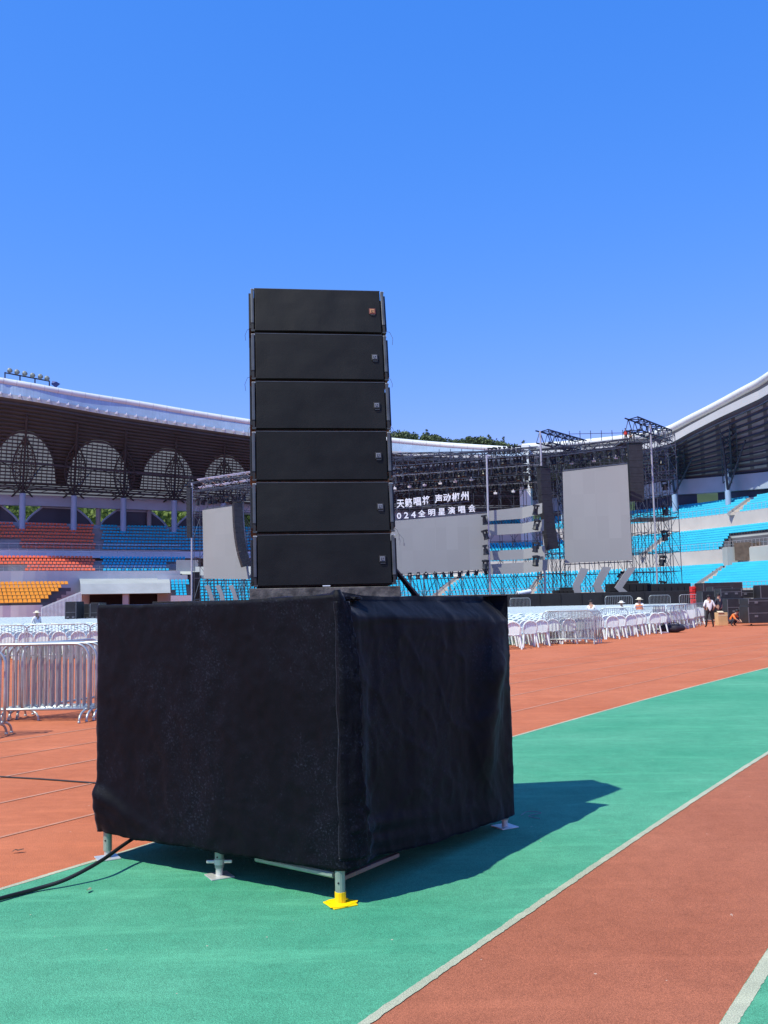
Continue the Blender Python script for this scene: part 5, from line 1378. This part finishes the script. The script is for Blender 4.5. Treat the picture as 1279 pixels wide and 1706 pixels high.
for (p0_, p1_, ht, Y, lab) in [((1078), (1142), 2.55, 84.5, 'broad black speaker block at the right end of the stage'), ((1008), (1075), 2.7, 90, 'low black equipment block on stage behind the arrows'), ((920), (958), 2.2, 89, 'black monitor desk on stage left of the arrows')]:
    w_ = XP(p1_, Y) - XP(p0_, Y); b = MB(); c = ((XP(p0_, Y) + XP(p1_, Y)) / 2, Y, 0)
    z0 = 0 if Y < 88 else 1.9
    b.bbox((c[0], c[1], (z0 + ht) / 2 + .0), (w_, 1.6, ht - z0), .05)
    for i in range(6): b.box((c[0] - w_ / 2 + w_ * (i + .5) / 6, c[1] - .83, (z0 + ht) / 2), (w_ / 6 - .12, .06, (ht - z0) * .8))
    if z0: b.box((c[0], c[1], ht + .12), (w_ * .5, 1.0, .24))
    tag(b.build('equipment_block', SBLK), lab, 'equipment')
case(108, 126, 0, 1.9, 60, 1.5, 'black flight case standing by the grandstand wall at left', 0)
case(136, 148, 0, 1.75, 62, 1.5, 'small black case in front of the dark tunnel mouth')
case(150, 164, 0, 1.8, 61, 1.5, 'second small black case in front of the tunnel mouth')
# cardboard box, bag, papers
CARD = mat('cardboard', (.62, .40, .20), .85, .1, 4)
e = empty('cardboard_box', G(1202, 1042), .1, 'brown cardboard box standing beside the white shirted worker', 'box')
MB().bbox((0, 0, .32), (.5, .4, .64), .01).build('carton', CARD, e); b = MB(); b.box((0, -.202, .5), (.5, .004, .05)); b.box((-.1, -.15, .68), (.3, .18, .01), Rx(.4)); b.build('flap', mat('tape', (.7, .55, .35), .4), e)
g_ = G(1120, 1054)
P_ = []
for i in range(22):
    t = i / 21; row = []
    for j in range(12):
        a = 2 * math.pi * j / 12; rr = .24 * (math.sin(math.pi * min(1, max(.02, t))) ** .35) * (1 + .25 * noise.noise(Vector((t * 4, math.cos(a), math.sin(a)))))
        row.append(Vector(((t - .5) * 1.1, math.cos(a) * rr, .19 + math.sin(a) * rr * .8)))
    P_.append(row)
b = MB(); 
for r_ in P_: r_.append(r_[0])
b.grid(P_, 22, 13); b.tube(catmull([(-.3, -.1, .3), (-.1, -.2, .42), (.15, -.2, .4), (.3, -.1, .3)], 5), .02, 5)
tag(b.build('duffel_bag', mat('bag_dark', (.02, .018, .03), .7, .3, 6), None, True, loc=g_), 'dark duffel bag lying on the red track in front of the barricades', 'bag')
b = MB(); b.bbox((0, 0, .03), (.34, .22, .05), .01); o = b.build('folded_cloth', mat('cloth_pinkgrey', (.45, .35, .38), .8), None, loc=G(1105, 1055)); o.rotation_euler.z = .4; tag(o, 'pale folded cloth left of the dark duffel bag', 'cloth')
# white inflatable roll / follow spot on stage rim
b = MB(); c = D(862, 989.5, 79.5); b.lathe((0, 0, 0), [(.12, -.02), (.25, -.02), (.26, .04), (.20, .15), (.18, 1.2), (.05, 1.22)], 16)
o = b.build('white_duct_roll', WHITEP); o.location = c; o.rotation_euler = (0, R(80), R(14)); tag(o, 'white tube with round open end lying on the stage edge', 'tube')
# ================================================================== BARRICADES
BARM = mat('barricade_zinc', (.43, .475, .475), .40, .14, 10, metal=.55)
def barricade(L_=2.0, H_=1.08, nb=17, label='', group='steel barricades'):
    e = empty('barricade', (0, 0, 0), 0, label, 'barricade', group)
    r = .019; rc = .20; z0 = .17
    pts = []
    for (cx_, s_) in ((-L_ / 2, -1), (L_ / 2, 1)):
        pass
    path = [(-L_ / 2, 0, z0)] + [(-L_ / 2, 0, z0 + .3), (-L_ / 2, 0, H_ - rc)]
    for i in range(1, 7):
        a = math.pi / 2 * i / 6; path.append((-L_ / 2 + rc * (1 - math.cos(a)), 0, H_ - rc + rc * math.sin(a)))
    for i in range(0, 7):
        a = math.pi / 2 * (1 - i / 6); path.append((L_ / 2 - rc * (1 - math.cos(a)), 0, H_ - rc + rc * math.sin(a)))
    path += [(L_ / 2, 0, z0 + .3), (L_ / 2, 0, z0)]
    b = MB(); b.tube(path, r, 8); b.tube([(-L_ / 2, 0, z0), (0, 0, z0), (L_ / 2, 0, z0)], r, 8); b.build('frame', BARM, e, True)
    b = MB()
    for i in range(nb):
        x = -L_ / 2 + L_ * (i + 1) / (nb + 1); ex = min(x + L_ / 2, L_ / 2 - x); zt = H_ - (rc - math.sqrt(max(0, rc * rc - max(0, rc - ex) ** 2)))
        b.bar((x, 0, z0), (x, 0, zt), .0085, 6, cap=False)
    o = b.build('bars', BARM, e)
    for s_ in (-1, 1):
        x = s_ * (L_ / 2 - .03); fp = []
        for i in range(13):
            a = math.pi * i / 12; fp.append((x, -.27 * math.cos(a), .012 + .15 * math.sin(a) ** .8))
        b = MB(); b.tube(fp, .016, 7); b.bar((x, 0, .15), (x, 0, z0 + .01), .018, 6); b.bar((x, -.27, .0), (x, -.27, .03), .02, 6); b.bar((x, .27, .0), (x, .27, .03), .02, 6); b.build('foot', BARM, e, True)
    return e
PR = {}
def place_bar(p, q, label, group, H_=1.08, nb=17, tilt=0.0):
    """p,q ground points of the two ends"""
    L_ = round((q - p).length, 1); key = (L_, H_, nb)
    if key not in PR: PR[key] = o = barricade(L_, H_, nb, label, group)
    else: o = copy_tree(PR[key])
    o['label'] = label; o['group'] = group
    o.location = (p + q) / 2; o.rotation_euler = (tilt + random.uniform(-.012, .012), 0, math.atan2(q.y - p.y, q.x - p.x)); return o
def gp(px, py): return G(px, py)
# near left nest
a0 = gp(147, 1201); 
ord_ = ['front', 'second', 'third', 'fourth', 'fifth']
for i in range(5):
    q = a0 + Vector((.062 * i, .13 * i, 0)); L_ = 2.1 if i == 0 else 1.4
    p = q + Vector((-L_ * .998, .06 * L_, 0))
    place_bar(p, q, '%s steel barricade of the nested group left of the draped platform' % ord_[i], 'nested barricades at left', 1.08, 17 if i == 0 else 14)
q = Vector((XP(166, 15.3), 15.3, 0)); p = Vector((XP(38, 13.7), 13.7, 0)); place_bar(p, q, 'rearmost barricade of the left group, turned so its top slopes', 'nested barricades at left', 1.08, 11)
q = gp(-2, 1229); p = q + Vector((-2.0, .1, 0)); place_bar(p, q, 'nearest barricade, only its curved foot showing at the left edge', 'nearest barricades at the left edge')
q2 = q + Vector((.01, .14, 0)); place_bar(q2 + Vector((-2.0, .1, 0)), q2, 'barricade nested just behind the one at the left edge', 'nearest barricades at the left edge')
# barricades among the left chairs, farther away
for i, (xa, xb, Y) in enumerate([(-62, 42, 28.6), (44, 146, 28.8), (149, 252, 29.0)]):
    p, q = Vector((XP(xa, Y), Y, 0)), Vector((XP(xb, Y), Y + .2, 0)); place_bar(p, q, '%s barricade of the row right in front of the left white chairs' % ('leftmost', 'middle', 'rightmost')[i], 'barricades before the left chairs', 1.08, 19)
# right nest
a0 = gp(906, 1074); b0 = gp(996, 1073)
for i in range(6):
    p = a0 + Vector((.10 * i - .0, .16 * i, 0)); q = b0 + Vector((.09 * i - .12, .16 * i, 0)); place_bar(p, q, '%s of the six barricades nested in front of the right chairs' % (['front one', 'second', 'third', 'fourth', 'fifth', 'last'][i]), 'nested barricades at right', 1.12, 15)
for i in range(7):      # nest seen almost end-on
    p = gp(1089 + i * 3.0, 1054); d_ = Vector((.30, .95, 0)); place_bar(p, p + d_ * 1.9, '%s of the seven barricades nested end-on in the middle of the right row' % ['leftmost', 'second', 'third', 'fourth', 'fifth', 'sixth', 'rightmost'][i], 'end-on nested barricades', 1.12, 14)
chain = [((1000, 1060), (1047, 1059.5)), ((1003, 1056), (1060, 1056)), ((1060, 1056), (1090, 1050)), ((1112, 1052), (1135, 1047.5)), ((1118, 1051), (1140, 1046)), ((1124, 1050), (1147, 1045)), ((1136, 1047), (1158, 1042.5)), ((1143, 1046), (1162, 1041.5)), ((1158, 1041), (1185, 1038))]
for i, (p, q) in enumerate(chain):
    place_bar(gp(*p), gp(*q), '%s barricade from the nested six along the right chair block' % ['first', 'second', 'third', 'fourth', 'fifth', 'sixth', 'seventh', 'eighth', 'ninth'][i], 'barricades along the right chairs', 1.1, 14)
for i, (xa, xb, Y) in enumerate([(846, 879, 76), (1004, 1048, 74), (1076, 1112, 72), (1126, 1172, 70)]):
    p, q = Vector((XP(xa, Y), Y, 0)), Vector((XP(xb, Y), Y, 0)); o = place_bar(p, q, '%s of the four far barricades in front of the black stage skirt' % ('leftmost', 'second', 'third', 'rightmost')[i], 'far barricades by the stage', 1.1, 14); o.location.z = .45
# ================================================================== WHITE CHAIRS
CHM = mat('chair_white', (.70, .79, .78), .45, .04, 3)
def chair_parts():
    S_ = MB(); S_.bbox((0, 0, .43), (.44, .44, .03), .012); S_.bar((-.2, -.2, .44), (.2, -.2, .44), .018, 6)
    B_ = MB()
    path = [(-.20, .20, .43), (-.22, .26, .62)] + [(-.22 * math.cos(math.pi * i / 8), .27 + .03 * math.sin(math.pi * i / 8), .66 + .19 * math.sin(math.pi * i / 8)) for i in range(9)] + [(.22, .26, .62), (.20, .20, .43)]
    B_.tube(path, .026, 6)
    for x in (-.16, -.08, 0, .08, .16):
        B_.box((x, .262, .62), (.068, .014, .40 - abs(x) * .55))
    A_ = []
    for s_ in (-1, 1):
        m = MB(); m.tube([(s_ * .25, -.18, .42), (s_ * .27, -.17, .62), (s_ * .27, -.05, .645), (s_ * .25, .22, .64)], .018, 6); A_.append(m)
    L_ = []
    for sx in (-1, 1):
        for sy in (-1, 1):
            m = MB(); m.bar((sx * .19, sy * .19, .43), (sx * .25, sy * .25, 0), .042, 5, .030); L_.append(m)
    return S_, B_, A_, L_
S_, B_, A_, L_ = chair_parts()
ALLC = MB()
for m in [S_, B_] + A_ + L_: ALLC.add(m.v, m.f)
LOWC = MB(); LOWC.box((0, 0, .42), (.44, .44, .05)); LOWC.box((0, .25, .64), (.44, .04, .40))
for sx in (-1, 1):
    for sy in (-1, 1): LOWC.bar((sx * .19, sy * .19, .43), (sx * .24, sy * .24, 0), .03, 4)
def xmax(Y):   # edge of the chair block follows the track
    P_ = [(29.5, 4.0), (33, 6.6), (38, 10.4), (45, 14.4), (52, 17.2), (62, 20.5), (80, 25)]
    if Y <= P_[0][0]: return 3.2
    for i in range(len(P_) - 1):
        if Y <= P_[i + 1][0]: t = (Y - P_[i][0]) / (P_[i + 1][0] - P_[i][0]); return P_[i][1] * (1 - t) + P_[i + 1][1] * t
    return 25
spots = []; Y = 29.8
rg = random.Random(11)
while Y < 80:
    X = -36 + rg.uniform(-.1, .1)
    while X < xmax(Y):
        px = 640 + X / Y * FPX
        if rg.random() > .035 and (-12 < px < 186 or 838 < px < 1180): spots.append((X + rg.uniform(-.02, .02), Y + rg.uniform(-.04, .04), px))
        X += .54
    Y += .92
spots.sort(key=lambda q: q[1])
fill = [(-30 + i * .54, 29.8 + j * .92) for j in range(52) for i in range(100)]
fill = [(x, y) for x, y in fill if x < xmax(y) and (186 < 640 + x / y * FPX < 838 or -260 < 640 + x / y * FPX < -12)]
proto = None; protoL = None
used = 0
for i, (X, Y, px) in enumerate(spots[:300]):
    left = px < 500
    lab = ('white plastic chair in the rows behind the left barricades' if left else 'white plastic chair in the rows beside the right barricades')
    grp = 'white chairs at left' if left else 'white chairs at right'
    if i < 70:
        if proto is None:
            proto = e = empty('plastic_chair', (0, 0, 0), 0, lab, 'chair', grp)
            S_.build('seat', CHM, e); B_.build('backrest', CHM, e)
            for m in A_: m.build('arm', CHM, e)
            for m in L_: m.build('leg', CHM, e)
        else: e = copy_tree(proto)
    else:
        if protoL is None: protoL = e = ALLC.build('plastic_chair', CHM)
        else: e = protoL.copy(); COL.objects.link(e)
    tag(e, lab, 'chair', grp); e.location = (X, Y, 0); e.rotation_euler = (0, 0, math.pi + rg.uniform(-.13, .13))
b = MB()
for X, Y in [(q[0], q[1]) for q in spots[300:]] + fill:
    b.add([(v[0] + X, -v[1] + Y, v[2]) for v in LOWC.v], LOWC.f)
if b.v: tag(b.build('far_plastic_chairs', CHM), 'hundreds of white plastic chairs farther back towards the stage', 'chairs', kind='stuff')
